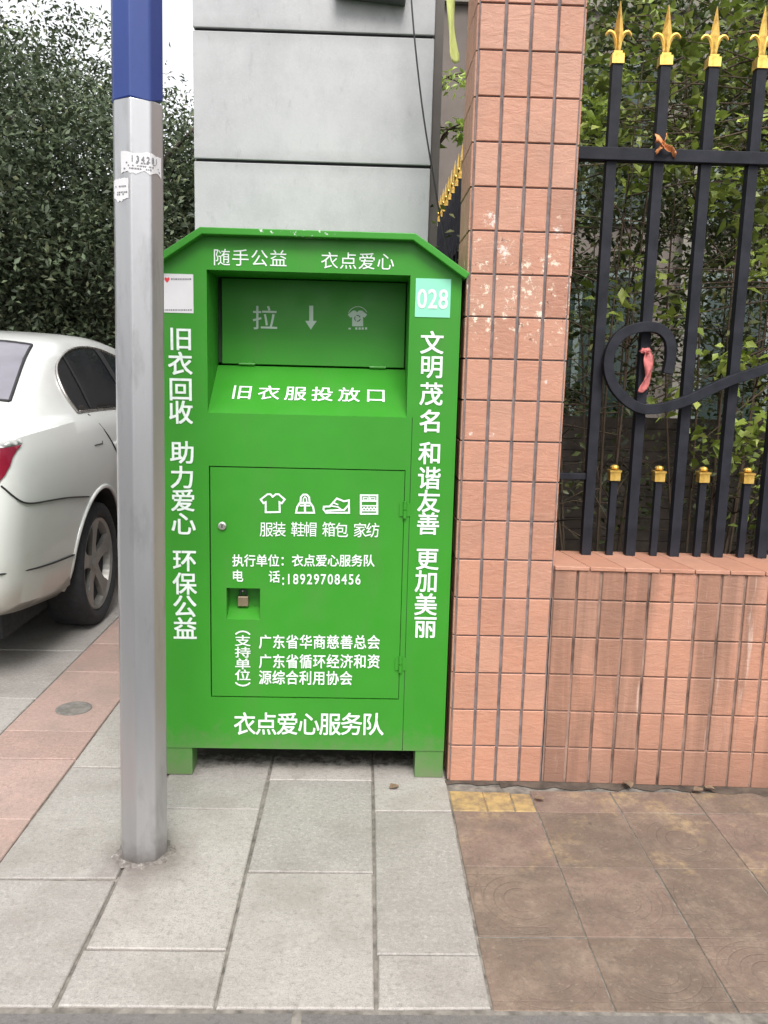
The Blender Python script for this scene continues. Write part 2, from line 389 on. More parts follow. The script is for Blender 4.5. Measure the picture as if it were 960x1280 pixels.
M['leaf_olive'] = leafmat('olive twig leaves', [(0, (.060, .072, .026)), (.6, (.105, .125, .040)), (1, (.17, .165, .06))], .25)
M['leaf_mid'] = leafmat('shaded garden leaves', [(0, (.030, .048, .014)), (.6, (.055, .080, .022)), (1, (.10, .12, .035))], .25)
M['leaf_lime'] = leafmat('lime fern leaves', [(0, (.20, .30, .05)), (1, (.36, .45, .10))], .35)
M['bark'] = simple('grey bark', (.075, .06, .048), .9, var=.4, scale=14, bump=.7, bscale=30)
M['twig'] = simple('brown twig', (.075, .052, .034), .9, var=.3, scale=20)
# car
k = NT('white car paint', .30, 0, (.62, .62, .60)); k.b.inputs['Coat Weight'].default_value = .8; k.b.inputs['Coat Roughness'].default_value = .05
z = k.xyz()
low = k.ramp(k.math('ADD', z[2], k.math('MULTIPLY', k.noise(5, 6), .25)), [(.30, 1), (.72, 0)])
base = k.mix((.62, .625, .61), (.36, .31, .24), k.math('MULTIPLY', low, .65))   # road film on the lower panels
base = k.mix(base, (.45, .43, .38), k.ramp(k.noise(9, 7, .7), [(.55, 0), (.85, .35)])); k.color(base); M['car_paint'] = k.m
M['car_glass'] = simple('car glass', (.02, .022, .026), .06, var=.1); M['car_glass'].node_tree.nodes['Principled BSDF'].inputs['IOR'].default_value = 1.75
M['car_rear_glass'] = simple('rear window glass', (.16, .15, .18), .12, var=.1); M['car_rear_glass'].node_tree.nodes['Principled BSDF'].inputs['IOR'].default_value = 2.0
M['chrome'] = simple('bright trim', (.5, .47, .44), .25, .9)
M['rubber'] = simple('black rubber', (.016, .016, .018), .8, var=.3, scale=30)
M['alloy'] = simple('dusty alloy', (.25, .24, .225), .4, .55, var=.2)
M['lamp_red'] = simple('red lens', (.17, .006, .022), .15, var=.15)
M['lamp_clear'] = simple('clear lens', (.50, .50, .50), .15, var=.15, scale=40)
M['black_plastic'] = simple('black plastic', (.015, .015, .016), .7)

# ---------------------------------------------------------------- ground
def slab(bm, x0, x1, y0, y1, zt=0.0, gap=.004, uvl=None, ch=.003, jit=.003):
    j = lambda: rnd.uniform(-jit, jit)
    x0 += gap; x1 -= gap; y0 += gap; y1 -= gap; dz = rnd.uniform(-.0012, .0012)
    c = [(x0+j(), y0+j()), (x1+j(), y0+j()), (x1+j(), y1+j()), (x0+j(), y1+j())]
    mx, my = (x0+x1)/2, (y0+y1)/2
    top = [bm.verts.new((x+(ch if x < mx else -ch), y+(ch if y < my else -ch), zt+dz)) for x, y in c]
    mid = [bm.verts.new((x, y, zt+dz-ch)) for x, y in c]
    bot = [bm.verts.new((x, y, zt-.03)) for x, y in c]
    fs = [bm.faces.new(top)]
    for a, b in ((mid, top), (bot, mid)):
        for i in range(4): fs.append(bm.faces.new((a[i], a[(i+1) % 4], b[(i+1) % 4], b[i])))
    if uvl:
        for f in fs:
            for l in f.loops: l[uvl].uv = ((l.vert.co.x-x0)/(x1-x0), (l.vert.co.y-y0)/(y1-y0))
bm = NB(); quad(bm, (-400, -400, -.16), (400, -400, -.16), (400, 900, -.16), (-400, 900, -.16)); struct('ground', bm, M['asphalt'])
bm = NB()
box(bm, -14, 14, 1.40, 60, -.15, -.0065)
struct('pavement_bed', bm, M['joint'])
# grey granite slabs: strips running away from the road
def joints(first, pitch, y0, y1):
    ys = [y0]; y = first
    while y - pitch > y0+.05: y -= pitch
    while y < y1:
        if y > y0+.05: ys.append(y)
        y += pitch
    return ys+[y1]
bm = NB()
for xa, xb, first, pitch in ((-1.009, -.655, 2.171, .665), (-.655, -.304, 2.561, .68), (-.304, .057, 2.213, .55), (.057, .316, 2.558, .687)):
    ys = joints(first, pitch, 1.69, 9.0 if xb < -.6 else 3.585)
    for a, b in zip(ys, ys[1:]): slab(bm, xa, xb, a, b, gap=.0042)
struct('pavement', bm, M['granite'])
bm = NB()
for a, b in zip([1.69, 2.075, 2.481, 2.896, 3.136, 3.793, 4.2, 4.62, 5.0, 5.6, 6.2, 6.8, 7.5, 8.2], [2.075, 2.481, 2.896, 3.136, 3.793, 4.2, 4.62, 5.0, 5.6, 6.2, 6.8, 7.5, 8.2, 9.0]):
    slab(bm, -1.363, -1.009, a, b, gap=.0025)
struct('pink_pavement_band', bm, M['granite_pink'])
bm = NB()
for i in range(12):
    xb = -1.363-.6*i
    ys = joints(3.464+(.3 if i % 2 else 0), .62, 1.69, 9.0)
    for a, b in zip(ys, ys[1:]): slab(bm, xb-.6, xb, a, b, gap=.003)
struct('parking_pavement', bm, M['granite_far'])
bm = NB(); uvl = bm.loops.layers.uv.new('UVMap')
xs = [.316+.2785*i for i in range(12)]; ys = [1.69, 1.945, 2.255, 2.571, 2.715]
for i, (a, b) in enumerate(zip(xs, xs[1:])):
    for c, d in zip(ys, ys[1:]):
        if i == 0 and c == 2.571: continue
        slab(bm, a, b, c, d, zt=-.004, gap=.0015, uvl=uvl, ch=.002, jit=.0015)
struct('clay_pavement', bm, M['paver'])
bm = NB()
slab(bm, .316, .43, 2.571, 2.705, zt=-.003, gap=.001); slab(bm, .43, .5225, 2.571, 2.70, zt=-.003, gap=.001); slab(bm, .5225, .594, 2.571, 2.69, zt=-.003, gap=.001)
struct('yellow_pavement', bm, M['paver_yellow'])
bm = NB()
for i in range(-8, 9):
    slab(bm, -.12+i*.92, .80+i*.92, 1.40, 1.688, zt=-.006, gap=.004, ch=.006, jit=.004)
struct('kerb', bm, M['kerb'])
# dirt swept up along the foot of the wall
bm = NB()
def dirt_strip(bm, x0, x1, yb, wid, n, z):
    prev = None
    for i in range(n+1):
        x = x0+(x1-x0)*i/n; ph = x*9+wid*31; ww = wid*(.84+.04*math.sin(ph)+.04*math.sin(2.7*ph+1)+.02*rnd.random()) if wid > .3 else wid*(.6+.2*math.sin(ph)+.2*math.sin(5.3*ph+1)+.3*rnd.random())
        q = [bm.verts.new((x, yb(x), z+.006)), bm.verts.new((x, yb(x)-ww*.4, z+.004)), bm.verts.new((x, yb(x)-ww, z+.0005))]
        if prev:
            for a in range(2): bm.faces.new((prev[a], prev[a+1], q[a+1], q[a]))
        prev = q
dirt_strip(bm, .50, 3.3, lambda x: 2.772-.035*(x-.65), .05, 90, -.003)
dirt_strip(bm, .31, .52, lambda x: 2.768, .03, 12, -.003)
o = obj('dirt', bm, M['dirt'], smooth=True); o['kind'] = 'stuff'
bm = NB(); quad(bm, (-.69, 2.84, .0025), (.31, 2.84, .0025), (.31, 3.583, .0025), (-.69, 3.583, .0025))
o2 = obj('dirt', bm, M['bin_shade']); o2['kind'] = 'stuff'; o2['label'] = 'dark sheet painting the shade on the slabs under the green bin'; o2['category'] = 'dirt'  # flat dark sheet standing in for the shade beneath the bin
o['kind'] = 'stuff'; o['label'] = 'dark dirt along the foot of the salmon tiled wall'; o['category'] = 'dirt'
# garden soil behind the wall
bm = NB(); box(bm, .66, 6.0, 3.02, 7.78, -.013, .14); struct('garden_soil', bm, M['soil'])

# ---------------------------------------------------------------- grey gate column
def cladding(bm, x0, x1, z0, z1, y0, y1):
    box(bm, x0, x1, y0, y1, z0, z1)
col = thing('gate_column', 'broad pale grey clad gate column rising behind the green bin', 'column', (-.22, 3.9, 0))
bm = NB()
for z0, z1 in ((-.01, .72), (.732, 1.468), (1.48, 2.214), (2.226, 2.699), (2.711, 3.36)): cladding(bm, -.697, .247, z0, z1, 3.586, 4.30)
obj('cladding_panel', bm, M['cladding'], col, bevel=.003)
bm = NB(); box(bm, -.69, .24, 3.60, 4.29, -.01, 3.35); obj('core', bm, M['black_gap'], col)
bm = NB(); box(bm, .25, .285, 3.62, 4.28, -.01, 3.36); obj('edge_strip', bm, M['edge_metal'], col)
pl = thing('plaque', 'dark grey metal plaque whose lower edge shows high on the grey column', 'sign', (0, 3.55, 2.77))
bm = NB(); prism_y(bm, [(-.145, 2.830), (.128, 2.808), (.128, 3.15), (-.145, 3.15)], 3.52, 3.584); obj('panel', bm, M['plaque'], pl, bevel=.003)

# ---------------------------------------------------------------- tiled pillar and wall
TW, TH = .0805, .132
def tile_face(bm, o, du, nrm, ncol, nrow, z0=0.0, w=TW, h=TH, g=.0047, depth=.006, skip=None):
    o = Vector(o); du = Vector(du); nrm = Vector(nrm)
    for r in range(nrow):
        for c in range(ncol):
            if skip and skip(c, r): continue
            gg = g*rnd.uniform(.75, 1.25)
            ua, ub, za, zb = c*w+gg, (c+1)*w-gg, z0+r*h+g*.5, z0+(r+1)*h-g*.5
            p = [o+du*ua+Vector((0, 0, za)), o+du*ub+Vector((0, 0, za)), o+du*ub+Vector((0, 0, zb)), o+du*ua+Vector((0, 0, zb))]
            e = .0022; ins = [(e, e), (-e, e), (-e, -e), (e, -e)]
            dd = depth+rnd.uniform(-.0008, .0008)
            top = [bm.verts.new(q+du*i[0]+Vector((0, 0, i[1]))+nrm*dd) for q, i in zip(p, ins)]
            bot = [bm.verts.new(q) for q in p]; md = [bm.verts.new(q+nrm*(dd-.002)) for q in p]
            bm.faces.new(top)
            for a, b in ((md, top), (bot, md)):
                for i in range(4): bm.faces.new((a[i], a[(i+1) % 4], b[(i+1) % 4], b[i]))
PX0, PX1, PY0 = .324, .646, 2.772
pil = thing('tiled_pillar', 'tall salmon tiled pillar between the green bin and the iron fence', 'pillar', (.485, 2.95, 0))
bm = NB(); box(bm, PX0, PX1, PY0, PY0+.276, -.012, 3.30); obj('core', bm, M['grout'], pil)
bm = NB(); tile_face(bm, (PX0, PY0, 0), (1, 0, 0), (0, -1, 0), 4, 25)
tile_face(bm, (PX0, PY0+.276, 0), (0, -1, 0), (-1, 0, 0), 3, 25, w=.092)
tile_face(bm, (PX1, PY0, .66), (0, 1, 0), (1, 0, 0), 3, 20, w=.092)
bmesh.ops.translate(bm, verts=bm.verts, vec=(0, 0, 0))
obj('tile_cladding', bm, M['tile'], pil)
bm = NB(); box(bm, PX0-.03, PX1+.03, PY0-.03, PY0+.306, 3.302, 3.38); obj('cap', bm, M['tile'], pil)
WANG = -.035
def wy(x): return PY0+WANG*(x-PX1)
wl = thing('tiled_wall', 'low salmon tiled wall with rain streaks carrying the iron fence', 'wall', (2.0, 2.85, 0))
bm = NB(); v = box(bm, PX1+.003, 3.45, PY0, 3.02, -.012, .762)
for q in v:
    if q.co.y < 2.9: q.co.y = wy(q.co.x)
obj('core', bm, M['grout_pale'], wl)
bm = NB(); n = 34; d = Vector((1, WANG, 0)).normalized(); nn = Vector((WANG, -1, 0)).normalized()
tile_face(bm, (PX1+.003, wy(PX1+.003), 0), d, nn, n, 5)
tile_face(bm, (PX1+.003, wy(PX1+.003), 0), d, nn, n, 1, z0=.66, h=.104)
obj('tile_cladding', bm, M['tile_streak'], wl)
bm = NB()                                                        # sill tiles on top, a sheet of long tiles
for i in range(24):
    x0, x1 = PX1+.006+i*.117, PX1+.006+(i+1)*.117-.0025
    vv = box(bm, x0, x1, 0, 0, .763, .7765)
    for q in vv: pass
    ys = [wy(x0)-.012, wy(x1)-.012, 3.02, 3.02]
    for idx, q in enumerate(vv):
        k4 = idx % 4; q.co.y = ys[k4]
        if k4 >= 2: q.co.x -= .045 if True else 0
obj('sill', bm, M['tile'], wl, bevel=.002)

# ---------------------------------------------------------------- iron fence
def spear_bm():
    bm = NB()
    box(bm, -.021, .021, -.021, .021, 0, .034)
    box(bm, -.015, .015, -.015, .015, .0345, .044)
    sec = [(.044, .012, .012), (.065, .010, .009), (.090, .015, .010), (.112, .0165, .011), (.150, .011, .009), (.215, .0008, .0008)]
    rings = [[bm.verts.new(p) for p in ((-a, 0, z), (0, -b, z), (a, 0, z), (0, b, z))] for z, a, b in sec]
    for r, s in zip(rings, rings[1:]):
        for i in range(4): bm.faces.new((r[i], r[(i+1) % 4], s[(i+1) % 4], s[i]))
    bm.faces.new(rings[0][::-1]); bm.faces.new(rings[-1])
    for sgn in (-1, 1):
        pts = spline([(sgn*.004, 0, .050), (sgn*.008, 0, .080), (sgn*.018, 0, .104), (sgn*.032, 0, .112), (sgn*.042, 0, .104), (sgn*.044, 0, .097)], 4)
        N = len(pts); tube(bm, pts, [.0065+.003*math.sin(math.pi*i/(N-1)) - .004*(i/(N-1)) for i in range(N)], 6, flat=.8)
    return bm
def cap_bm():
    bm = NB(); box(bm, -.018, .018, -.018, .018, 0, .030); box(bm, -.021, .021, -.021, .021, .0305, .037)
    lathe(bm, [(.008, .0372), (.014, .041), (.016, .047), (.011, .053), (0.0, .056)], 0, 0, 0, n=10); return bm
spear_me = None; cap_me = None
def fence_bars(th, xs, yf, z0, z1, hw, axis, group=None):
    """bars with gold spear heads, each a part, its spear head a sub-part"""
    global spear_me
    bar = None
    for i, x in enumerate(xs):
        if bar is None:
            bm = NB(); box(bm, -hw, hw, -hw, hw, z0, z1); me = bpy.data.meshes.new('bar'); bm.to_mesh(me); bm.free(); me.materials.append(M['iron']); bar = me
            if spear_me is None:
                bm = spear_bm(); bmesh.ops.recalc_face_normals(bm, faces=bm.faces)
                spear_me = bpy.data.meshes.new('spearhead'); bm.to_mesh(spear_me); bm.free(); spear_me.materials.append(M['gold'])
        o = bpy.data.objects.new('bar', bar); put(o, th)
        o.location = (x-th.location.x, yf-th.location.y, 0) if axis == 'x' else (yf-th.location.x, x-th.location.y, 0)
        s = bpy.data.objects.new('spearhead', spear_me); put(s, o); s.location = (0, 0, z1+.001); s.rotation_euler = (0, 0, rnd.uniform(-.08, .08) + (0 if axis == 'x' else math.pi/2))
        s.scale = (rnd.uniform(.92, 1.0), 1, rnd.uniform(.86, .92))
FY = 2.965
fn = thing('iron_fence', 'black iron fence with gold spearheads standing on the tiled wall', 'fence', (2.0, FY, .776)); fn.location.z = 0; ORG[fn.name] = Vector((2.0, FY, 0))
bx = [.804+.1585*i for i in range(17)]
fence_bars(fn, bx, FY, .772, 2.412, .0165, 'x')
bm = NB(); box(bm, PX1+.007, 3.42, FY-.030, FY+.012, 2.112, 2.152); obj('rail', bm, M['iron'], fn, bevel=.002)
bm = NB(); box(bm, PX1+.007, .787, FY-.010, FY+.010, 1.046, 1.068); obj('rail', bm, M['iron'], fn, bevel=.002)
sb_me = None
for i in range(16):
    x = .889+.1585*i
    if sb_me is None:
        bm = NB(); box(bm, -.0115, .0115, -.0115, .0115, .772, 1.045); sb_me = bpy.data.meshes.new('short_bar'); bm.to_mesh(sb_me); bm.free(); sb_me.materials.append(M['iron'])
        bm = cap_bm(); cap_me = bpy.data.meshes.new('cap'); bm.to_mesh(cap_me); bm.free(); cap_me.materials.append(M['gold'])
    o = bpy.data.objects.new('short_bar', sb_me); put(o, fn); o.location = (x-2.0, 0, 0)
    c = bpy.data.objects.new('cap', cap_me); put(c, o); c.location = (0, 0, 1.0455)
zp = [(505,450),(518,380),(512,310),(475,268),(420,258),(360,268),(305,300),(270,360),(262,430),(285,500),(335,558),(395,592),(460,594),(530,578),(600,553),(690,510),(770,475),(850,450),(919,425)]
SY = 2.92
sp = []
for a, b in zp:
    X, Z = plane_pt(680+a/3.282, 330+b/3.282, SY); sp.append((X, SY, Z))
sp += [(1.50, SY, 1.505), (1.64, SY, 1.60), (1.755, SY, 1.70)]
half = [(3.52-p[0], SY, p[2]) for p in sp[-1::-1]][1:]
bm = NB(); ribbon_strip(bm, spline(sp, 4), .028, .034); obj('scroll', bm, M['iron'], fn, bevel=.002)
bm = NB(); ribbon_strip(bm, spline([(1.765, SY, 1.70)]+half, 4), .028, .034); obj('scroll', bm, M['iron'], fn, bevel=.002)
# side fence running back from the pillar
f2 = thing('iron_fence', 'second black spearhead fence running back between grey column and tiled pillar', 'fence', (.53, 5.3, 0))
fence_bars(f2, [3.28+.2*i for i in range(21)], .53, .142, 2.50, .0165, 'y')
bm = NB(); box(bm, .517, .543, 3.18, 7.34, 2.10, 2.14); obj('rail', bm, M['iron'], f2)
bm = NB(); box(bm, .517, .543, 3.18, 7.34, .30, .34); obj('rail', bm, M['iron'], f2)
kw = thing('kerb_wall', 'low grey plinth under the side fence behind the tiled pillar', 'wall', (.53, 5.3, 0))
bm = NB(); box(bm, .44, .62, 3.175, 7.6, -.012, .141); obj('plinth', bm, M['wall_grey'], kw)

# ---------------------------------------------------------------- clothes bin
FD = 2.786                                    # front face
BC = -.183                                    # its middle
BL, BR, OL, OR_ = BC-.487, BC+.487, BC-.323, BC+.323
DL, DR, DB, DT = BC-.321, BC+.3245, .288, 1.085
OB, OT, ZB, ZE, ZT = 1.258, 1.708, .102, 1.708, 1.814
DEP, BACK = .20, .72
bn = thing('clothes_bin', 'tall green steel clothes donation bin with white Chinese lettering', 'donation bin', (BC, FD+.36, 0))
bm = NB(); y = FD
def fq(x0, x1, z0, z1): quad(bm, (x0, y, z0), (x1, y, z0), (x1, y, z1), (x0, y, z1))
SX = BC+.341
fq(BL, SX, ZB, DB); fq(SX+.0022, BR, ZB, DB)
fq(BL, DL, DB, DT); fq(DR, SX, DB, DT); fq(SX+.0022, BR, DB, DT)
fq(BL, SX, DT, OB); fq(SX+.0022, BR, DT, OB)
fq(BL, OL, OB, OT); fq(OR_, BR, OB, OT)
bm.faces.new([bm.verts.new(p) for p in ((BL, y, ZE), (BR, y, ZE), (BC+.326, y, ZT), (BC-.326, y, ZT))])
pts = [(BL, ZB), (BR, ZB), (BR, ZE), (BC+.326, ZT), (BC-.326, ZT), (BL, ZE)]
for i in range(6):
    a, b = pts[i], pts[(i+1) % 6]
    quad(bm, (a[0], y, a[1]), (a[0], y+BACK, a[1]), (b[0], y+BACK, b[1]), (b[0], y, b[1]))
bm.faces.new([bm.verts.new((px, y+BACK, pz)) for px, pz in pts][::-1])
LIPZ = 1.412                                  # chute: sides, ceiling, sloping lip
quad(bm, (OL, y, OB), (OL, y+DEP+.02, LIPZ+.012), (OL, y+DEP+.02, OT), (OL, y, OT))
quad(bm, (OR_, y, OB), (OR_, y, OT), (OR_, y+DEP+.02, OT), (OR_, y+DEP+.02, LIPZ+.012))
quad(bm, (OL, y, OT), (OL, y+DEP+.02, OT), (OR_, y+DEP+.02, OT), (OR_, y, OT))
quad(bm, (OL, y, OB), (OR_, y, OB), (OR_, y+DEP, LIPZ), (OL, y+DEP, LIPZ))
for (a, b, c, d2) in ((DL, DB, DL, DT), (DR, DB, DR, DT)): quad(bm, (a, y, b), (a, y+.02, b), (c, y+.02, d2), (c, y, d2))
for zz in (DB, DT): quad(bm, (DL, y, zz), (DR, y, zz), (DR, y+.02, zz), (DL, y+.02, zz))
bmesh.ops.remove_doubles(bm, verts=bm.verts, dist=1e-5)
body = obj('body', bm, M['green'], bn)
bm = NB()
for a, b, c, d2 in ((DL-.01, DL+.03, DB-.01, DT+.01), (DR-.03, DR+.02, DB-.01, DT+.01), (DL+.0302, DR-.0302, DB-.01, DB+.03), (DL+.0302, DR-.0302, DT-.03, DT+.01)): box(bm, a, b, y+.018, y+.022, c, d2)
box(bm, SX-.003, SX+.006, y+.001, y+.004, ZB+.01, OB-.005)
box(bm, OL+.001, OR_-.001, y+DEP+.012, y+DEP+.018, LIPZ+.01, OT-.001)
obj('gap_lining', bm, M['seam'], bn)
# roof: a folded plate that overhangs the front
bm = NB(); th_ = .021
rp = [(BC-.500, ZE-.010), (BC-.330, ZT-.003), (BC+.326, ZT-.003), (BC+.496, ZE-.010)]
def offs(pts, d):
    out = []
    for i, p in enumerate(pts):
        a = Vector(pts[max(i-1, 0)]); b = Vector(pts[min(i+1, len(pts)-1)]); p = Vector(p)
        n1 = (p-a).normalized() if i else (b-p).normalized(); n2 = (b-p).normalized() if i < len(pts)-1 else n1
        m1 = Vector((-n1.y, n1.x)); m2 = Vector((-n2.y, n2.x)); mm = (m1+m2).normalized()
        out.append(tuple(p+mm*d/max(.3, mm.dot(m1))))
    return out
up_ = offs(rp, th_); outline = rp+up_[::-1]
prism_y(bm, outline, FD-.036, FD+BACK+.02)
bmesh.ops.recalc_face_normals(bm, faces=bm.faces)
obj('roof', bm, M['green_roof'], bn, bevel=.0025)
leg_me = None
for lx in (BL+.0005, BR-.0995):
    for ly in (FD+.004, FD+BACK-.10):
        bm = NB(); box(bm, lx, lx+.099, ly, ly+.09, 0.0015, ZB-.001); obj('leg', bm, M['green'], bn, bevel=.0015)
# flap, door
flap = None
bm = NB(); box(bm, OL+.014, OR_-.004, FD+DEP+.002, FD+DEP+.009, LIPZ+.006, OT-.004)
flap = obj('flap', bm, M['green'], bn, bevel=.0015)
for hx in (plane_pt(309, 455, FD+DEP)[0], plane_pt(472, 458, FD+DEP)[0]):
    bm = NB(); tube(bm, [(hx-.028, FD+DEP-.004, LIPZ+.006), (hx+.028, FD+DEP-.004, LIPZ+.006)], .005, 8); box(bm, hx-.02, hx+.02, FD+DEP-.003, FD+DEP+.0015, LIPZ+.008, LIPZ+.024)
    obj('hinge', bm, M['green'], flap)
# door with a real pocket for the padlock
def fpt(px, py): return plane_pt(px, py, FD)
kx0, kz1 = fpt(283, 735); kx1, kz0 = fpt(325, 775); km = plane_pt(300, 757, FD+.061)[1]
bm = NB(); yd = FD+.0012; g = .0042
X0, X1, Z0, Z1 = DL+g, DR-.002, DB+g, DT-g*.9
def dq(a, b, c, d2): quad(bm, (a, yd, c), (b, yd, c), (b, yd, d2), (a, yd, d2))
dq(X0, X1, Z0, kz0); dq(X0, kx0, kz0, kz1); dq(kx1, X1, kz0, kz1); dq(X0, X1, kz1, Z1)
for a, b in (((X0, Z0), (X1, Z0)), ((X1, Z0), (X1, Z1)), ((X1, Z1), (X0, Z1)), ((X0, Z1), (X0, Z0))):
    quad(bm, (a[0], yd, a[1]), (a[0], yd+.016, a[1]), (b[0], yd+.016, b[1]), (b[0], yd, b[1]))
PD = .060
quad(bm, (kx0, yd, kz0), (kx1, yd, kz0), (kx1, yd+PD, km), (kx0, yd+PD, km))            # sloping floor
quad(bm, (kx0, yd+PD, km), (kx1, yd+PD, km), (kx1, yd+PD, kz1), (kx0, yd+PD, kz1))
quad(bm, (kx0, yd, kz1), (kx0, yd+PD, kz1), (kx1, yd+PD, kz1), (kx1, yd, kz1))
for xx in (kx0, kx1): bm.faces.new([bm.verts.new(p) for p in ((xx, yd, kz0), (xx, yd+PD, km), (xx, yd+PD, kz1), (xx, yd, kz1))])
bmesh.ops.remove_doubles(bm, verts=bm.verts, dist=1e-5)
# the lining behind the door must leave room for the pocket: pocket is part of the door sheet
door = obj('door', bm, M['green'], bn)
for py in (637, 830):
    hx, hz = fpt(505, py)
    bm = NB(); tube(bm, [(DR+.002, FD-.006, hz-.028), (DR+.002, FD-.006, hz-.001)], .0062, 10); tube(bm, [(DR+.002, FD-.006, hz+.001), (DR+.002, FD-.006, hz+.028)], .0062, 10)
    box(bm, DR-.016, DR+.02, FD-.003, FD-.0005, hz-.022, hz+.022)
    obj('hinge', bm, M['green'], door)
cx, cz_ = fpt(278, 657)
bm = NB(); lathe(bm, [(.0135, 0), (.0135, -.006), (.011, -.008), (.0095, -.0085), (.0, -.0085)], cx, FD-.0005, cz_, 'y', 16); lk = obj('key_lock', bm, M['steel'], door, smooth=False)
bm = NB(); box(bm, cx-.0015, cx+.0015, FD-.0100, FD-.0092, cz_-.006, cz_+.006); obj('keyhole', bm, M['cable'], lk)
# padlock hanging in the pocket
px_, pz_ = plane_pt(304, 749.5, FD+.05)
pd = thing('padlock', 'small tarnished padlock hanging in the recess of the bin door', 'padlock', (px_, FD+.02, pz_))
bm = NB(); box(bm, px_-.0185, px_+.0185, FD+.040, FD+.058, pz_-.022, pz_+.014); obj('lock_body', bm, M['brass'], pd, bevel=.003)
bm = NB(); tube(bm, spline([(px_-.009, FD+.049, pz_+.0145), (px_-.009, FD+.049, pz_+.026), (px_-.005, FD+.049, pz_+.034), (px_+.005, FD+.049, pz_+.034), (px_+.009, FD+.049, pz_+.026), (px_+.009, FD+.049, pz_+.0145)], 4), .0036, 8); obj('shackle', bm, M['dark_steel'], pd, smooth=True)
bm = NB(); tube(bm, [(px_, FD+.036, pz_+.033), (px_, FD+.0605, pz_+.033)], .0025, 6); obj('staple', bm, M['steel'], door)

# lettering -----------------------------------------------------
GL = {}
def glyph(ch, bold):
    key = ch
    if key in GL: return GL[key]
    c = bpy.data.curves.new('glyph', 'FONT'); c.body = ch; c.size = 1.0; c.fill_mode = 'FRONT'; c.resolution_u = 3
    o = bpy.data.objects.new('glyph', c); COL.objects.link(o)
    me = bpy.data.meshes.new_from_object(o.evaluated_get(bpy.context.evaluated_depsgraph_get()))
    vs_ = [tuple(v.co) for v in me.vertices]; fs_ = [tuple(p.vertices) for p in me.polygons]
    bpy.data.objects.remove(o); bpy.data.curves.remove(c); bpy.data.meshes.remove(me)
    GL[key] = (vs_, fs_); return GL[key]
gv = glyph('国', 0)[0]
gx = [p[0] for p in gv]; gy = [p[1] for p in gv]
GCX, GCY, GS = (min(gx)+max(gx))/2, (min(gy)+max(gy))/2, max(max(gx)-min(gx), max(gy)-min(gy))/.90
def sz_(sy, wz, wx): return sy
def put_glyph(bm, ch, cx, cz, wx, wz, mapf, bold=.012, latin=False):
    """one character with its em box centred on (cx, cz), wx by wz metres"""
    vs_, fs_ = glyph(ch, bold)
    if not vs_: return
    if latin:
        xs_ = [p[0] for p in vs_]; ys_ = [p[1] for p in vs_]
        ox, oy = (min(xs_)+max(xs_))/2, .355; sx, sy = wx/.60, wz/.73
    else:
        ox, oy = GCX, GCY; sx, sy = wx/GS, wz/GS
    # weight: the letter printed a few times, shifted a little, each print .1 mm above the last
    bx_ = bold*sx; bz_ = bold*sz_(sy, wz, wx)
    for k_, (ax_, az_) in enumerate(((0, 0), (-1, -1), (1, 1), (-1, 1), (1, -1)) if bold > .003 else ((0, 0),)):
        vv = []
        for a, b, _ in vs_:
            p = Vector(mapf(cx+(a-ox)*sx+ax_*bx_, cz+(b-oy)*sy+az_*bz_)); p.y -= .0001*k_; vv.append(bm.verts.new(p))
        for f in fs_:
            try: bm.faces.new([vv[i] for i in f])
            except ValueError: pass
TXO = .0016
def onface(x, z): return (x, FD-TXO, z)
def ondoor(x, z): return (x, FD-.0006, z)
def hline(name, parent, text, xa, ya, xb, yb, wpx, hpx, mapf=onface, bold=.012, latin=False, Y=FD, mat='white_text'):
    """text whose first and last characters are centred on two photo points"""
    bm = NB(); n = len(text)
    for i, ch in enumerate(text):
        t = i/(n-1) if n > 1 else 0
        px, py = xa+(xb-xa)*t, ya+(yb-ya)*t
        x, z = plane_pt(px, py, Y); x2, _ = plane_pt(px+wpx, py, Y); _, z2 = plane_pt(px, py-hpx, Y)
        put_glyph(bm, ch, x, z, x2-x, z2-z, mapf, bold, latin)
    return obj(name, bm, M[mat], parent)
def vline(name, parent, chars, w, h, bold=.014):
    bm = NB()
    for ch, px, py in chars:
        x, z = fpt(px, py); x2, _ = fpt(px+w, py); _, z2 = fpt(px, py-h)
        put_glyph(bm, ch, x, z, x2-x, z2-z, onface, bold)
    return obj(name, bm, M['white_text'], parent)
hline('lettering', bn, '随手公益', 277, 322, 348, 323.5, 22, 22, bold=.002)
hline('lettering', bn, '衣点爱心', 412, 326, 482, 327.5, 22, 22, bold=.002)
vline('lettering', bn, list(zip('旧衣回收', (226, 225.5, 226, 226), (424, 455, 487, 516))), 31, 30)
vline('lettering', bn, list(zip('助力爱心', (228, 228, 229, 229.5), (566, 597, 626, 655))), 31, 29)
vline('lettering', bn, list(zip('环保公益', (231, 231, 231, 231.5), (701, 730, 758, 786))), 30, 28.5)
vline('lettering', bn, list(zip('文明茂名', (540, 539.5, 539, 538.5), (429, 459, 493, 527))), 29.5, 29.5)
vline('lettering', bn, list(zip('和谐友善', (537.5, 536.5, 536, 535), (567, 598, 627, 655))), 29, 29)
vline('lettering', bn, list(zip('更加美丽', (534, 533, 532, 531.5), (699, 727, 756, 784))), 29, 28.5)
hline('lettering', bn, '衣点爱心服务队', 306, 905, 466, 905.5, 27.5, 29, bold=.010)
hline('lettering', door, '服装', 333, 662, 349, 662, 17, 19, ondoor, bold=.004); hline('lettering', door, '鞋帽', 372, 662, 388, 662, 17, 19, ondoor, bold=.004)
hline('lettering', door, '箱包', 411, 662, 427, 663, 17, 19, ondoor, bold=.004); hline('lettering', door, '家纺', 450, 663, 466, 663, 17, 19, ondoor, bold=.004)
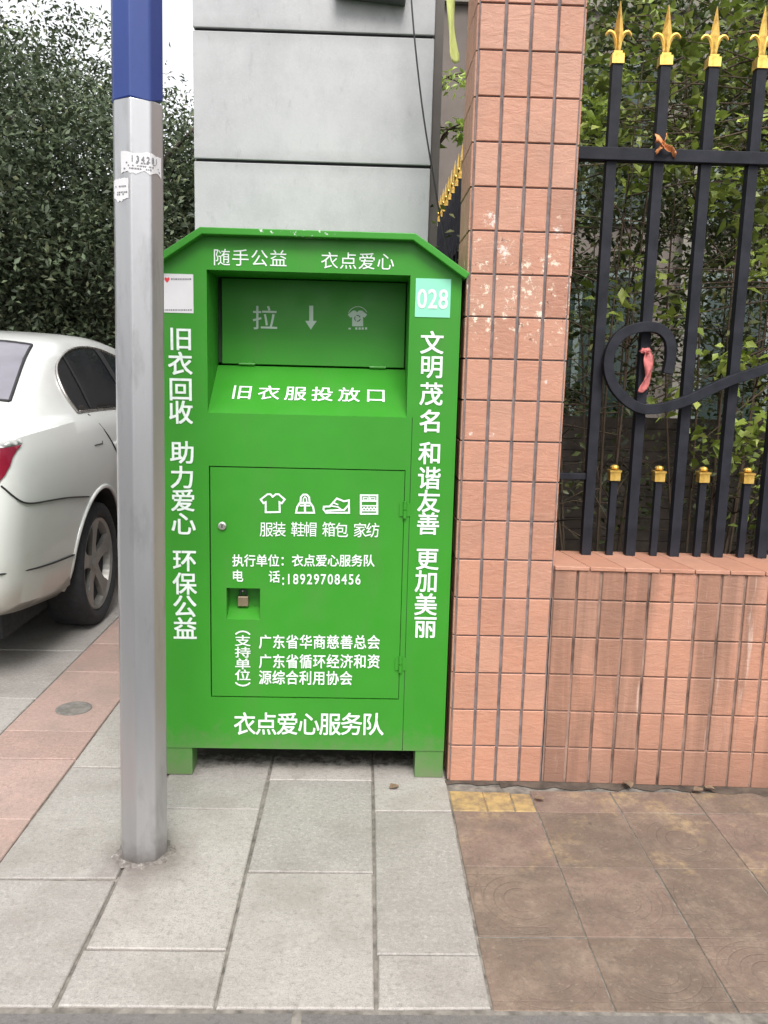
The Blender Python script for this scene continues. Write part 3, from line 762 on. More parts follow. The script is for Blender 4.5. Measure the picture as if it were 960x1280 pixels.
hline('lettering', door, '执行单位：', 297.5, 701, 357, 701, 14.5, 15.5, ondoor, bold=.014); hline('lettering', door, '衣点爱心服务队', 372, 701, 461, 701, 14.5, 15.5, ondoor, bold=.014)
hline('lettering', door, '电', 297, 720, 297, 720, 14.5, 15.5, ondoor, bold=.014); hline('lettering', door, '话', 343, 721, 343, 721, 14.5, 15.5, ondoor, bold=.014)
hline('lettering', door, ':', 354, 724, 354, 724, 9, 14, ondoor, bold=.016, latin=True)
hline('lettering', door, '18929708456', 361, 723.5, 447.5, 724, 8.6, 13.2, ondoor, bold=.012, latin=True)
hline('lettering', door, '︵', 303.5, 785, 303.5, 785, 19, 19, ondoor, bold=.012)
hline('lettering', door, '︶', 303.5, 862, 303.5, 862, 19, 19, ondoor, bold=.012)
for ch, py in zip('支持单位', (801, 815.5, 830, 844)): hline('lettering', door, ch, 303.5, py, 303.5, py, 20, 14, ondoor, bold=.012)
hline('lettering', door, '广东省华商慈善总会', 331.5, 802.5, 467, 803, 16, 18, ondoor, bold=.014)
hline('lettering', door, '广东省循环经济和资', 331.5, 827, 467, 827, 16, 18, ondoor, bold=.014)
hline('lettering', door, '源综合利用协会', 331.5, 847, 432.5, 848, 16, 18, ondoor, bold=.014)
# pull sign, arrow and shirt emblem on the flap
FLY = FD+DEP
def onflap(x, z): return (x, FLY+.0012, z)
hline('lettering', flap, '拉', 331, 398, 331, 398, 32, 31, onflap, bold=.004, Y=FLY, mat='pale_text')
def poly(bm, pts, mapf, Y=FD):
    bm.faces.new([bm.verts.new(mapf(*plane_pt(a, b, Y))) for a, b in pts]).normal_update()
bm = NB(); poly(bm, [(386.5, 382), (386.5, 401), (381.5, 401), (388.5, 412), (396, 401), (391.5, 401), (391.5, 382)], onflap, FLY); bmesh.ops.triangulate(bm, faces=bm.faces); obj('arrow_emblem', bm, M['pale_text'], flap)
def z4(a, b): return 400+a/10.667, 360+b/10.667
bm = NB()
sh = [z4(*p) for p in ((370,355),(440,300),(470,300),(495,322),(520,300),(560,300),(628,355),(595,395),(575,385),(575,510),(428,510),(428,385),(405,395))]
poly(bm, sh, onflap, FLY); bmesh.ops.triangulate(bm, faces=bm.faces); em = obj('shirt_emblem', bm, M['pale_text'], flap)
bm = NB()
def ring(bm, cx, cy, r0, r1, a0, a1, mapf, Y, n=18):
    prev = None
    for i in range(n+1):
        a = RAD(a0+(a1-a0)*i/n); q = [bm.verts.new(mapf(*plane_pt(cx+r*math.cos(a), cy-r*math.sin(a), Y))) for r in (r0, r1)]
        if prev: bm.faces.new((prev[0], prev[1], q[1], q[0]))
        prev = q
def onflap2(x, z): return (x, FLY+.0006, z)
for k3 in range(3): ring(bm, *z4(500, 405), 3.0, 4.0, 20+120*k3, 110+120*k3, onflap2, FLY, 6)
obj('arrow_ring', bm, M['seam'], em)
bm = NB(); ring(bm, *z4(505, 380), 12, 12.8, 25, 160, onflap, FLY); poly(bm, [z4(*p) for p in ((380,530),(410,530),(410,552),(380,552))], onflap, FLY)
for a in (470, 515, 555, 600): poly(bm, [z4(*p) for p in ((a,525),(a+28,525),(a+28,555),(a,555))], onflap, FLY)
obj('emblem_marks', bm, M['pale_text'], flap)
# words on the sloping lip
def onlip(x, s):
    return (x, FD+DEP*s-.0012, OB+(LIPZ-OB)*s+.0016)
bm = NB()
for i, ch in enumerate('旧衣服投放口'):
    px = 302+(470-302)*i/5
    x0 = plane_pt(px, 489, FD+DEP*.36)[0]
    put_glyph(bm, ch, x0, .42, .074, .30, onlip, .008)
obj('lettering', bm, M['white_text'], bn)
# number plate and sticker
bm = NB(); a, b = fpt(518.5, 396); c, d2 = fpt(564, 349); box(bm, a, c, FD-.002, FD-.0003, b, d2); npl = obj('number_plate', bm, M['teal_plate'], bn)
hline('lettering', npl, '028', 527.5, 373, 554, 373.5, 15.5, 25, lambda x, z: (x, FD-.0032, z), .012, True)
bm = NB(); a, b = fpt(201, 390.5); c, d2 = fpt(241.5, 343); box(bm, a, c, FD-.0016, FD-.0003, b, d2); st = obj('sticker', bm, M['paper'], bn)
bm = NB()
hx, hz = fpt(209, 350); r = .0085
hp = [(0, -1), (.95, .1), (.9, .75), (.45, 1), (0, .6), (-.45, 1), (-.9, .75), (-.95, .1)]
bm.faces.new([bm.verts.new((hx+p[0]*r, FD-.0024, hz+p[1]*r)) for p in hp]).normal_update(); bmesh.ops.triangulate(bm, faces=bm.faces); obj('heart_mark', bm, M['red'], st)
for py, xs0, xs1, hh in ((349, 214, 238, 2.2), (387.5, 206, 238, 1.6)):
    bm = NB(); q = xs0
    while q < xs1:
        wq = rnd.uniform(1.2, 2.4); (xa, za), (xb, zb) = fpt(q, py+hh/2), fpt(q+wq, py-hh/2)
        quad(bm, (xa, FD-.0022, za), (xb, FD-.0022, za), (xb, FD-.0022, zb), (xa, FD-.0022, zb)); q += wq+.9
    obj('print_row', bm, M['ink'], st)
# line icons on the door
def stroke(bm, pts, wpx, lift=0.0, closed=False):
    P = [Vector(p) for p in pts]; n = len(P); L_, R_ = [], []
    for i in range(n):
        a = P[(i-1) % n] if (closed or i) else None; b = P[(i+1) % n] if (closed or i < n-1) else None
        d1 = (P[i]-a).normalized() if a is not None else (b-P[i]).normalized()
        d2_ = (b-P[i]).normalized() if b is not None else d1
        n1, n2 = Vector((-d1.y, d1.x)), Vector((-d2_.y, d2_.x)); mm = n1+n2
        mm = mm.normalized() if mm.length > 1e-4 else n1
        s = wpx/2/max(.5, mm.dot(n1))
        for lst, sg in ((L_, 1), (R_, -1)):
            x, z = fpt(*(P[i]+mm*s*sg)); lst.append(bm.verts.new((x, FD-.0006-lift, z)))
    rng = range(n if closed else n-1)
    for i in rng: bm.faces.new((L_[i], R_[i], R_[(i+1) % n], L_[(i+1) % n]))
def ic(pts): return [(310+a/5.333, 600+b/5.333) for a, b in pts]
LW = 2.3
bm = NB(); stroke(bm, ic([(85,130),(130,95),(150,95),(165,112),(185,95),(205,95),(245,130),(225,155),(210,148),(212,213),(118,215),(118,148),(103,155)]), LW, 0, True); obj('shirt_icon', bm, M['white_text'], door)
bm = NB(); stroke(bm, ic([(320,218),(328,180),(345,152),(415,152),(434,180),(441,218)]), LW, 0, True)
stroke(bm, ic([(350,150),(352,115),(368,97),(390,97),(408,115),(411,150)]), LW, .0002); stroke(bm, ic([(368,150),(370,122),(380,112),(390,122),(392,150)]), 1.6, .0002)
stroke(bm, ic([(380,152),(380,216)]), 2.6, .0004); stroke(bm, ic([(345,170),(415,170)]), 2.2, .0006); obj('bag_icon', bm, M['white_text'], door)
bm = NB(); stroke(bm, ic([(503,195),(506,178),(545,176),(592,123),(640,142),(672,135),(674,218),(520,218)]), LW, 0, True)
stroke(bm, ic([(520,205),(600,200),(640,200),(672,165)]), LW, .0002); stroke(bm, ic([(555,172),(600,180),(625,200)]), 1.8, .0004); stroke(bm, ic([(572,152),(602,165)]), 1.8, .0006); obj('shoe_icon', bm, M['white_text'], door)
bm = NB(); stroke(bm, ic([(752,102),(862,102),(862,225),(752,225)]), LW, 0, True)
stroke(bm, ic([(752,140),(862,140)]), 2.0, .0002); stroke(bm, ic([(768,118),(798,118),(798,132),(768,132)]), 1.3, .0004, True); stroke(bm, ic([(815,118),(846,118),(846,132),(815,132)]), 1.3, .0004, True)
stroke(bm, ic([(807,102),(807,140)]), 1.4, .0006); stroke(bm, ic([(752,172),(862,172)]), 1.6, .0002)
stroke(bm, ic([(752+i*11, 188+(8 if i % 2 else -4)) for i in range(11)]), 1.8, .0004); stroke(bm, ic([(752,205),(862,205)]), 1.6, .0006); obj('bedding_icon', bm, M['white_text'], door)

# ---------------------------------------------------------------- lamp post
PCX, PCY, LEAN = -.613, 2.300, .0125
cdir = math.atan2(-PCY, -PCX)                  # towards the viewer
face0 = cdir+RAD(5)
def octo(bm, z0, z1, rfun, lean=LEAN):
    rings = []
    for z in (z0, z1):
        R_ = rfun(z)
        rings.append([bm.verts.new((PCX+lean*z+R_*math.cos(face0+RAD(22.5+45*i)), PCY+R_*math.sin(face0+RAD(22.5+45*i)), z)) for i in range(8)])
    for i in range(8): bm.faces.new((rings[0][i], rings[0][(i+1) % 8], rings[1][(i+1) % 8], rings[1][i]))
    bm.faces.new(rings[0][::-1]); bm.faces.new(rings[1])
post = thing('lamp_post', 'grey eight sided street post with blue painted upper part and torn stickers', 'post', (PCX, PCY, 0))
rf = lambda z: .0675-.0016*z
bm = NB(); octo(bm, 0.0, 2.054, rf); obj('pole', bm, M['pole_grey'], post, bevel=.004)
bm = NB(); octo(bm, 2.0, 4.6, lambda z: rf(z)+.0012)
for q in bm.verts:
    if q.co.z < 3: q.co.z = 2.058 + .012*math.sin(7*q.co.x+40*q.co.y)
obj('blue_sleeve', bm, M['pole_blue'], post, bevel=.004)
bm = NB(); prev = None; first = None
for i in range(61):
    a = 2*math.pi*i/60; jj = .5+.5*math.sin(3*a+1)*math.sin(5*a+.4)
    ro_ = .076+.016*jj+.004*math.sin(17*a)
    q = [bm.verts.new((PCX+r_*math.cos(a), PCY+r_*math.sin(a), z_)) for r_, z_ in ((.060, .007), (.070, .006), (.5*(.07+ro_), .0045), (ro_, .0008))]
    if prev:
        for t in range(3): bm.faces.new((prev[t], q[t], q[t+1], prev[t+1]))
    prev = q
obj('mortar_collar', bm, M['mortar'], post, smooth=True)
def octo_pt(u, z, out):
    """point on the post: u = angle from the front facet's middle, in degrees"""
    R_ = rf(z); a = u; k8 = round(a/45.0); loc = RAD(a-45*k8); ap = R_*math.cos(RAD(22.5)); rad_ = ap/math.cos(loc)+out
    th = face0+RAD(a); return Vector((PCX+LEAN*z+rad_*math.cos(th), PCY+rad_*math.sin(th), z))
def paper(u0, u1, zt, zb, rag, n=17):
    bm = NB(); prev = None
    for i in range(n+1):
        u = u0+(u1-u0)*i/n
        a, b = zt+rag*(.5*math.sin(u*.11)+rnd.uniform(-.4, .4)), zb+rag*(.9*math.sin(u*.17+1)+rnd.uniform(-.7, .7))
        q = [bm.verts.new(octo_pt(u, b+(a-b)*t, .0015)) for t in (0, .5, 1)]
        if prev:
            for t in (0, 1): bm.faces.new((prev[t], q[t], q[t+1], prev[t+1]))
        prev = q
    return bm
# angles grow counter-clockwise seen from above: to the viewer's right
s1 = obj('paper_sticker', paper(-48, 58, 1.925, 1.878, .004), M['paper'], post)
bm = NB()
for i, ch in enumerate('134281'):
    um = -18+i*11.5
    def mp(x, z, um=um): return octo_pt(um+math.degrees(x/.0640), 1.910+z, .0028)
    put_glyph(bm, ch, 0, 0, .0105, .015, mp, .01, True)
for row, zz in enumerate((1.899, 1.892, 1.885)):
    u = -40
    while u < 48:
        du_ = rnd.uniform(2.0, 5.0)
        if rnd.random() < .62:
            quad(bm, *[octo_pt(a, zz+b, .0026) for a, b in ((u, 0), (u+du_, 0), (u+du_, .0028), (u, .0028))])
        u += du_+1.3
obj('lettering', bm, M['ink'], s1)
s2 = obj('paper_sticker', paper(-82, -27, 1.862, 1.812, .004), M['paper'], post)
bm = NB()
for zz in (1.843, 1.829, 1.824):
    u = -74
    while u < -34:
        du_ = rnd.uniform(2.0, 5.0)
        if rnd.random() < .6: quad(bm, *[octo_pt(a, zz+b, .0026) for a, b in ((u, 0), (u+du_, 0), (u+du_, .003), (u, .003))])
        u += du_+1.5
obj('lettering', bm, M['ink'], s2)

# ---------------------------------------------------------------- ribbons, cables, small things
cb = thing('overhead_cable', 'thin black cable hanging down in front of the grey column', 'cable', (.2, 3.4, 2.3))
bm = NB(); tube(bm, spline([(.125, 3.50, 3.15), (.146, 3.42, 2.76), (.193, 3.40, 2.41), (.245, 3.40, 2.15), (.288, 3.40, 1.956), (.36, 3.41, 1.70), (.47, 3.45, 1.5), (.52, 3.47, 1.48)], 5), .0035, 6); obj('wire', bm, M['cable'], cb, smooth=True)
c2 = thing('span_wire', 'wire strung from the grey column to the tiled pillar', 'cable', (.3, 3.2, 3.0))
bm = NB(); tube(bm, [(.21, 3.584, 3.02), (.28, 3.35, 2.985), (.30, 3.20, 2.975), (.34, 3.171, 2.98)], .003, 6); obj('wire', bm, M['cable'], c2)
def cloth(name, label, pts, wd, mat, ax, cat='ribbon'):
    bm = NB(); prev = None; pp = spline(pts, 5)
    for i, p in enumerate(pp):
        t = i/(len(pp)-1); q = [bm.verts.new(p+ax*(wd(t)*s)+Vector((.003*math.sin(14*t+3*s), .007*math.sin(9*t+s*7), .004*math.sin(11*t+5*s)))) for s in (-.5, -.17, .17, .5)]
        if prev:
            for a in range(3): bm.faces.new((prev[a], prev[a+1], q[a+1], q[a]))
        prev = q
    o = obj(name, bm, M[mat], smooth=True)
    m = o.modifiers.new('thick', 'SOLIDIFY'); m.thickness = .0015
    return tag(o, label, cat)
cloth('ribbon', 'lemon yellow ribbon hanging between grey column and tiled pillar', [(.27, 3.19, 2.978), (.271, 3.19, 2.80), (.273, 3.2, 2.68), (.283, 3.2, 2.57), (.296, 3.2, 2.484)], lambda t: .024 if t < .9 else .028, 'yellow_cloth', Vector((1, .2, 0)))
rx, rz = plane_pt(810, 440, 2.90)
cloth('ribbon', 'faded red ribbon tied inside the black fence scroll', [(rx-.012, 2.935, rz+.006), (rx+.004, 2.925, rz+.004), (rx+.012, 2.925, rz-.02), (rx+.016, 2.922, rz-.06), (rx+.008, 2.925, rz-.10), (rx-.006, 2.928, rz-.135)], lambda t: .014+.022*math.sin(min(1, t*1.5)*math.pi*.75), 'pink_cloth', Vector((.9, .3, .15)))
bm = NB(); lathe(bm, [(0, -.012), (.014, -.008), (.017, 0), (.012, .009), (0, .012)], rx, 2.93, rz+.004, 'z', 9)
for q in bm.verts: q.co += Vector((rnd.uniform(-.004, .004), rnd.uniform(-.004, .004), rnd.uniform(-.003, .003)))
kn = obj('knot', bm, M['pink_cloth'], None); kn.parent = bpy.data.objects['ribbon.001']
rx, rz = plane_pt(826, 183, 2.94)
bm = NB()
def rag_strip(pts, wds):
    prev = None; pp = spline(pts, 5)
    for i, p in enumerate(pp):
        t = i/(len(pp)-1); wd = wds[0]+(wds[1]-wds[0])*t
        q = [bm.verts.new(p+Vector((rnd.uniform(-.002, .002), -.008*math.sin(5*t+u*4)+rnd.uniform(-.002, .002), wd*(u-.5)))) for u in (0, .25, .5, .75, 1)]
        if prev:
            for a in range(4): bm.faces.new((prev[a], prev[a+1], q[a+1], q[a]))
        prev = q
rag_strip([(rx-.024, 2.93, rz+.022), (rx-.012, 2.918, rz+.016), (rx, 2.914, rz-.002), (rx+.016, 2.916, rz-.012), (rx+.034, 2.924, rz-.014), (rx+.046, 2.926, rz-.032)], (.030, .012))
rag_strip([(rx-.020, 2.928, rz-.026), (rx-.010, 2.916, rz-.010), (rx+.002, 2.912, rz+.004), (rx+.008, 2.922, rz+.026)], (.014, .022))
ro = obj('rag', bm, M['orange_cloth'], base=(rx, 2.925, rz), smooth=True)
mo = ro.modifiers.new('thick', 'SOLIDIFY'); mo.thickness = .0012
tag(ro, 'crumpled orange rag tied to the top rail of the iron fence', 'rag')
vc = thing('valve_cover', 'small round metal valve cover set in the pink paving band', 'cover', (-1.171, 3.357, 0))
bm = NB(); lathe(bm, [(.072, -.012), (.072, .003), (.062, .004), (.058, .0025), (.0, .0025)], -1.171, 3.357, 0, 'z', 28); obj('lid', bm, M['cover_iron'], vc)
bm = NB()
for i in range(-3, 4): box(bm, -1.171-.04, -1.171+.04, 3.357+i*.013-.002, 3.357+i*.013+.002, .0027, .0042)
obj('ribs', bm, M['cover_iron'], vc)
def dead_leaf(px_, py_, s, rz, label, z=0.0):
    bm = NB(); n = 6; L_, R_, C_ = [], [], []
    for i in range(n+1):
        t = i/n; wd = s*.42*max(0.0, math.sin(math.pi*min(1, t*.96+.03)))**.8; zz = s*.16*math.sin(t*math.pi)
        C_.append(bm.verts.new((t*s, 0, zz))); L_.append(bm.verts.new((t*s, wd, zz+s*.14*(1+.5*math.sin(t*7))))); R_.append(bm.verts.new((t*s, -wd, zz+s*.10)))
    for i in range(n):
        bm.faces.new((C_[i], C_[i+1], L_[i+1], L_[i])); bm.faces.new((C_[i], R_[i], R_[i+1], C_[i+1]))
    o = obj('dead_leaf', bm, M['leaf_dead'], smooth=True); o.location = (px_, py_, z+.003); o.rotation_euler = (0, 0, rz)
    return tag(o, label, 'leaf', 'dead leaves on the ground')
dead_leaf(.115, 2.70, .036, .5, 'curled dark leaf on grey slab beside the right bin leg')
dead_leaf(.945, 2.71, .042, 1.7, 'pale dead leaf standing upright against the foot of the tiled wall', .008)
dead_leaf(1.16, 2.70, .034, .1, 'flat dead leaf in the dirt at the right of the wall foot', .006)
dead_leaf(1.235, 2.705, .036, 2.6, 'rightmost curled dead leaf at the foot of the tiled wall', .006)
dead_leaf(.60, 2.645, .032, -.3, 'thin dry leaf beside the yellow paving blocks', 0)

# ---------------------------------------------------------------- car
CXC, CY0, HW = -2.325, 3.44, .925
def curve(tbl):
    ys_ = [a for a, _ in tbl]; vs_ = [b for _, b in tbl]; n = len(tbl)
    h = [ys_[i+1]-ys_[i] for i in range(n-1)]; dl = [(vs_[i+1]-vs_[i])/h[i] for i in range(n-1)]
    m = [dl[0]]+[0 if dl[i-1]*dl[i] <= 0 else 2*dl[i-1]*dl[i]/(dl[i-1]+dl[i]) for i in range(1, n-1)]+[dl[-1]]
    def f(y):
        if y <= ys_[0]: return vs_[0]
        if y >= ys_[-1]: return vs_[-1]
        i = max(j for j in range(n-1) if ys_[j] <= y); t = (y-ys_[i])/h[i]
        return ((1+2*t)*(1-t)**2)*vs_[i]+t*(1-t)**2*h[i]*m[i]+t*t*(3-2*t)*vs_[i+1]+t*t*(t-1)*h[i]*m[i+1]
    return f
c_w = curve([(0, .66), (.02, .76), (.06, .835), (.15, .885), (.35, .913), (.7, .926), (1.3, .93), (2.5, .925), (3.6, .92), (4.2, .90), (4.6, .82), (4.8, .66), (4.88, .5)])
c_b = curve([(0, .42), (.03, .36), (.12, .32), (.5, .27), (.9, .235), (1.5, .22), (3.4, .22), (4.3, .22), (4.75, .27), (4.88, .40)])
c_s = curve([(0, .70), (.02, .80), (.06, .96), (.12, 1.05), (.25, 1.085), (.6, 1.105), (1.2, 1.125), (2.2, 1.11), (3.2, 1.06), (3.8, .97), (4.4, .86), (4.75, .70), (4.88, .55)])
c_t = curve([(0, .71), (.02, .82), (.06, 1.0), (.12, 1.10), (.2, 1.13), (.45, 1.155), (.60, 1.20), (.8, 1.32), (1.0, 1.44), (1.2, 1.515), (1.5, 1.56), (2.0, 1.58), (2.5, 1.555), (2.9, 1.42), (3.3, 1.22), (3.55, 1.11), (4.0, 1.03), (4.5, .90), (4.75, .74), (4.88, .56)])
c_r = curve([(0, .55), (.06, .68), (.2, .74), (.6, .70), (1.1, .63), (1.6, .60), (2.5, .60), (3.0, .66), (3.5, .74), (4.2, .70), (4.75, .52), (4.88, .40)])
def ring_at(y):
    W_, b, s, t, r = c_w(y), c_b(y), c_s(y), c_t(y), c_r(y); h = s-b; up = t-s
    p = [(0, b), (W_*.6, b), (W_*.87, b+.01), (W_*.945, b+.08*h), (W_*.965, b+.22*h), (W_*.985, b+.42*h), (W_*1.0, b+.60*h), (W_*.998, b+.72*h), (W_*.985, b+.84*h), (W_*.965, b+.93*h), (W_*.935, s)]
    e = W_*.905
    p += [(e+(r-e)*.10, s+.06*up+.004), (e+(r-e)*.38, s+.40*up), (e+(r-e)*.68, s+.72*up), (e+(r-e)*.90, s+.91*up), (r*.90, s+.985*up), (r*.7, t+.006), (r*.4, t+.014), (0, t+.018)]
    return p
ysn = sorted(set([0, .01, .02, .035, .06, .09, .12, .16, .2, .26]+[.33+.075*i for i in range(58)]+[4.72, 4.78, 4.82, 4.86, 4.88]))
bm = NB(); rings = []
for yy in ysn:
    p = ring_at(yy); full = [(x, z) for x, z in p]+[(-x, z) for x, z in p[-2:0:-1]]
    rings.append([bm.verts.new((CXC+x, CY0+yy, z)) for x, z in full])
for a, b in zip(rings, rings[1:]):
    n = len(a)
    for i in range(n): bm.faces.new((a[i], a[(i+1) % n], b[(i+1) % n], b[i]))
bm.faces.new(rings[0]); bm.faces.new(rings[-1][::-1])
bmesh.ops.recalc_face_normals(bm, faces=bm.faces)
BV = BVHTree.FromBMesh(bm)
car = thing('parked_car', 'dusty white sedan parked on the pavement left of the grey post', 'car', (CXC, CY0+2.4, 0))
me = bpy.data.meshes.new('car_shell'); bm.to_mesh(me); bm.free(); me.materials.append(M['car_paint'])
shell = bpy.data.objects.new('car_shell', me); COL.objects.link(shell)
WYR, WYF, WZ, WR = 4.575, 7.46, .335, .338
bm = NB()
for yy in (WYR, WYF):
    for sgn in (-1, 1):
        x0 = CXC+sgn*.60; x1 = CXC+sgn*1.2
        lathe(bm, [(0, 0), (.412, 0), (.412, x1-x0), (0, x1-x0)], x0, yy, WZ+.01, 'x', 40)
bmesh.ops.recalc_face_normals(bm, faces=bm.faces)
me2 = bpy.data.meshes.new('arch_cut'); bm.to_mesh(me2); bm.free(); me2.materials.append(M['black_plastic'])
cut = bpy.data.objects.new('arch_cut', me2); COL.objects.link(cut)
mo = shell.modifiers.new('b', 'BOOLEAN'); mo.operation = 'DIFFERENCE'; mo.object = cut; mo.solver = 'EXACT'
mo.material_mode = 'TRANSFER'
dgp = bpy.context.evaluated_depsgraph_get()
res = bpy.data.meshes.new_from_object(shell.evaluated_get(dgp)); res.name = 'car_body'
bpy.data.objects.remove(shell); bpy.data.objects.remove(cut)
bm = NB(); bm.from_mesh(res); mats = list(res.materials)
o = obj('body', bm, None, car)
for m_ in mats: o.data.materials.append(m_)
o.data.polygons.foreach_set('use_smooth', [True]*len(o.data.polygons))
carbody = o
o.data.set_sharp_from_angle(angle=RAD(42))
def cast(axis, a, b):
    if axis == 'side': h = BV.ray_cast(Vector((0, a, b)), Vector((-1, 0, 0)))
    elif axis == 'far': h = BV.ray_cast(Vector((-6, a, b)), Vector((1, 0, 0)))
    elif axis == 'top': h = BV.ray_cast(Vector((a, b, 5)), Vector((0, 0, -1)))
    elif axis == 'rear': h = BV.ray_cast(Vector((a, 0, b)), Vector((0, 1, 0)))
    else: h = BV.ray_cast(Vector((a, 12, b)), Vector((0, -1, 0)))
    return h[0], h[1]
def dens(poly_, step):
    out = []; n = len(poly_)
    for i in range(n):
        a, b = Vector(poly_[i]), Vector(poly_[(i+1) % n]); m = max(1, int((b-a).length/step))
        out += [a+(b-a)*k/m for k in range(m)]
    return out
def inside(p, poly_):
    c = False; n = len(poly_); j = n-1
    for i in range(n):
        a, b = poly_[i], poly_[j]
        if (a[1] > p[1]) != (b[1] > p[1]) and p[0] < (b[0]-a[0])*(p[1]-a[1])/(b[1]-a[1])+a[0]: c = not c
        j = i
    return c
def patch(axis, poly_, off=.004, step=.05):
    bd = dens(poly_, step); xs_ = [p[0] for p in poly_]; ys_ = [p[1] for p in poly_]
    pts = list(bd); x = min(xs_)+step/2
    while x < max(xs_):
        y_ = min(ys_)+step/2
        while y_ < max(ys_):
            if inside((x, y_), poly_) and min((Vector((x, y_))-q).length for q in bd) > step*.45: pts.append(Vector((x, y_)))
            y_ += step
        x += step
    nb = len(bd)
    vo, _, fo, *_ = delaunay_2d_cdt(pts, [(i, (i+1) % nb) for i in range(nb)], [], 0, 1e-6)
    bm = NB(); vv = []
    for p in vo:
        h, nn_ = cast(axis, p.x, p.y)
        vv.append(bm.verts.new(h+nn_*off) if h is not None else None)
    for f in fo:
        c = sum((vo[i] for i in f), Vector((0, 0)))/len(f)
        if inside(c, poly_) and all(vv[i] is not None for i in f): bm.faces.new([vv[i] for i in f])
    for q in [v for v in bm.verts if not v.link_faces]: bm.verts.remove(q)
    bmesh.ops.recalc_face_normals(bm, faces=bm.faces)
    return bm
def line_on(axis, pts, rad, off=.001, step=.04, flat=None):
    pp = []
    for a, b in zip(pts, pts[1:]):
        a, b = Vector(a), Vector(b); m = max(1, int((b-a).length/step)); pp += [a+(b-a)*k/m for k in range(m)]
    pp.append(Vector(pts[-1])); w3 = []
    for p in pp:
        h, nn_ = cast(axis, p.x, p.y)
        if h is not None: w3.append(h+(nn_*off if axis not in ('side', 'far') else Vector((off if axis == 'side' else -off, 0, 0))))
    if axis in ('side', 'far') and len(w3) > 8:            # even out facet noise
        for _ in range(5): w3 = [w3[0]]+[(a+b*2+c)/4 for a, b, c in zip(w3, w3[1:], w3[2:])]+[w3[-1]]
    bm = NB(); tube(bm, w3, rad, 6); return bm
def sm2(pts, sub=5): return [(p.x, p.y) for p in spline([(a, b, 0) for a, b in pts], sub)]
# side glass, both flanks
glass = sm2([(4.53, 1.158), (4.485, 1.22), (4.495, 1.30), (4.56, 1.386), (4.74, 1.448), (5.02, 1.498), (5.38, 1.507), (5.81, 1.455), (6.2, 1.36), (6.55, 1.20), (6.62, 1.13)], 5)
for ax in ('side', 'far'):
    sg = obj('side_window', patch(ax, glass, .006, .04), M['car_glass'], car, smooth=True)
    obj('window_trim', line_on(ax, glass+[glass[0]], .0075, .008), M['chrome'], sg, smooth=True)
    obj('window_pillar', patch(ax, [(4.735, 1.435), (4.765, 1.445), (4.770, 1.168), (4.735, 1.168)], .010, .05), M['black_plastic'], sg)
    obj('window_pillar', patch(ax, [(5.36, 1.495), (5.46, 1.490), (5.60, 1.165), (5.50, 1.165)], .010, .05), M['black_plastic'], sg)
    for pts in ([(4.62, 1.14), (4.80, .98), (4.98, .78), (4.985, .60)], [(5.62, 1.14), (5.64, .8), (5.60, .36)], [(3.515, .90), (3.545, .855), (3.59, .822), (3.66, .806), (3.80, .796), (4.05, .776), (4.33, .738)], [(3.50, .528), (3.8, .495), (4.165, .47)]):
        obj('panel_seam', line_on(ax, sm2(pts), .0040, .0048), M['black_plastic'], carbody)
    obj('panel_seam', line_on(ax, [(4.50, .985), (4.63, .985), (4.64, .998)], .0035, .0), M['black_plastic'], carbody)
    h, nn_ = cast(ax, 5.15, .965); sgn = 1 if ax == 'side' else -1
    for yy in (5.02, 6.1):
        h, nn_ = cast(ax, yy, .965)
        bm = NB(); tube(bm, spline([h+Vector((0, -.10, 0)), h+Vector((sgn*.035, -.06, 0)), h+Vector((sgn*.038, .06, .004)), h+Vector((0, .10, .004))], 5), .017, 8); obj('door_handle', bm, M['car_paint'], car, smooth=True)
# rolled wheel arch edge
for yy in (WYR, WYF):
    for ax in ('side', 'far'):
        obj('arch_lip', line_on(ax, [(yy+.417*math.cos(t), WZ+.01+.417*math.sin(t)) for t in [RAD(-8+i*196/40) for i in range(41)]], .013, -.002, .03), M['car_paint'], carbody, smooth=True)
# rear glass and lamps
rg = [(CXC+.65, 4.09), (CXC-.65, 4.09), (CXC-.57, 4.60), (CXC+.57, 4.60)]
rw_ = obj('rear_window', patch('top', rg, .004, .08), M['car_rear_glass'], car, smooth=True)
obj('window_trim', line_on('top', rg+[rg[0]], .008, .003), M['black_plastic'], rw_, smooth=True)
wg = [(CXC-.60, 6.05), (CXC+.60, 6.05), (CXC+.72, 6.80), (CXC-.72, 6.80)]
obj('windscreen', patch('top', wg, .004, .1), M['car_glass'], car, smooth=True)
for sgn, ax in ((1, 'side'), (-1, 'far')):
    tl = [(3.462, 1.035), (3.58, 1.05), (3.68, 1.055), (3.63, 1.035), (3.59, 1.01), (3.56, .975), (3.535, .94), (3.515, .915), (3.49, .895), (3.462, .89)]
    lamp = obj('tail_light', patch(ax, tl, .006, .02), M['lamp_red'], car, smooth=True)
    obj('clear_strip', patch(ax, [(3.462, 1.04), (3.685, 1.062), (3.70, 1.078), (3.462, 1.07)], .007, .02), M['lamp_clear'], lamp, smooth=True)
    xs_ = sorted((CXC+sgn*.45, CXC+sgn*.80))
    bl = obj('rear_light', patch('rear', [(xs_[0], .86), (xs_[1], .84), (xs_[1], .99), (xs_[0], .97)], .006, .05), M['lamp_red'], car, smooth=True)
    obj('headlight', patch('front', [(xs_[0]-.02, .60), (xs_[1]-.05, .60), (xs_[1]-.08, .72), (xs_[0], .70)], .006, .05), M['lamp_clear'], car, smooth=True)
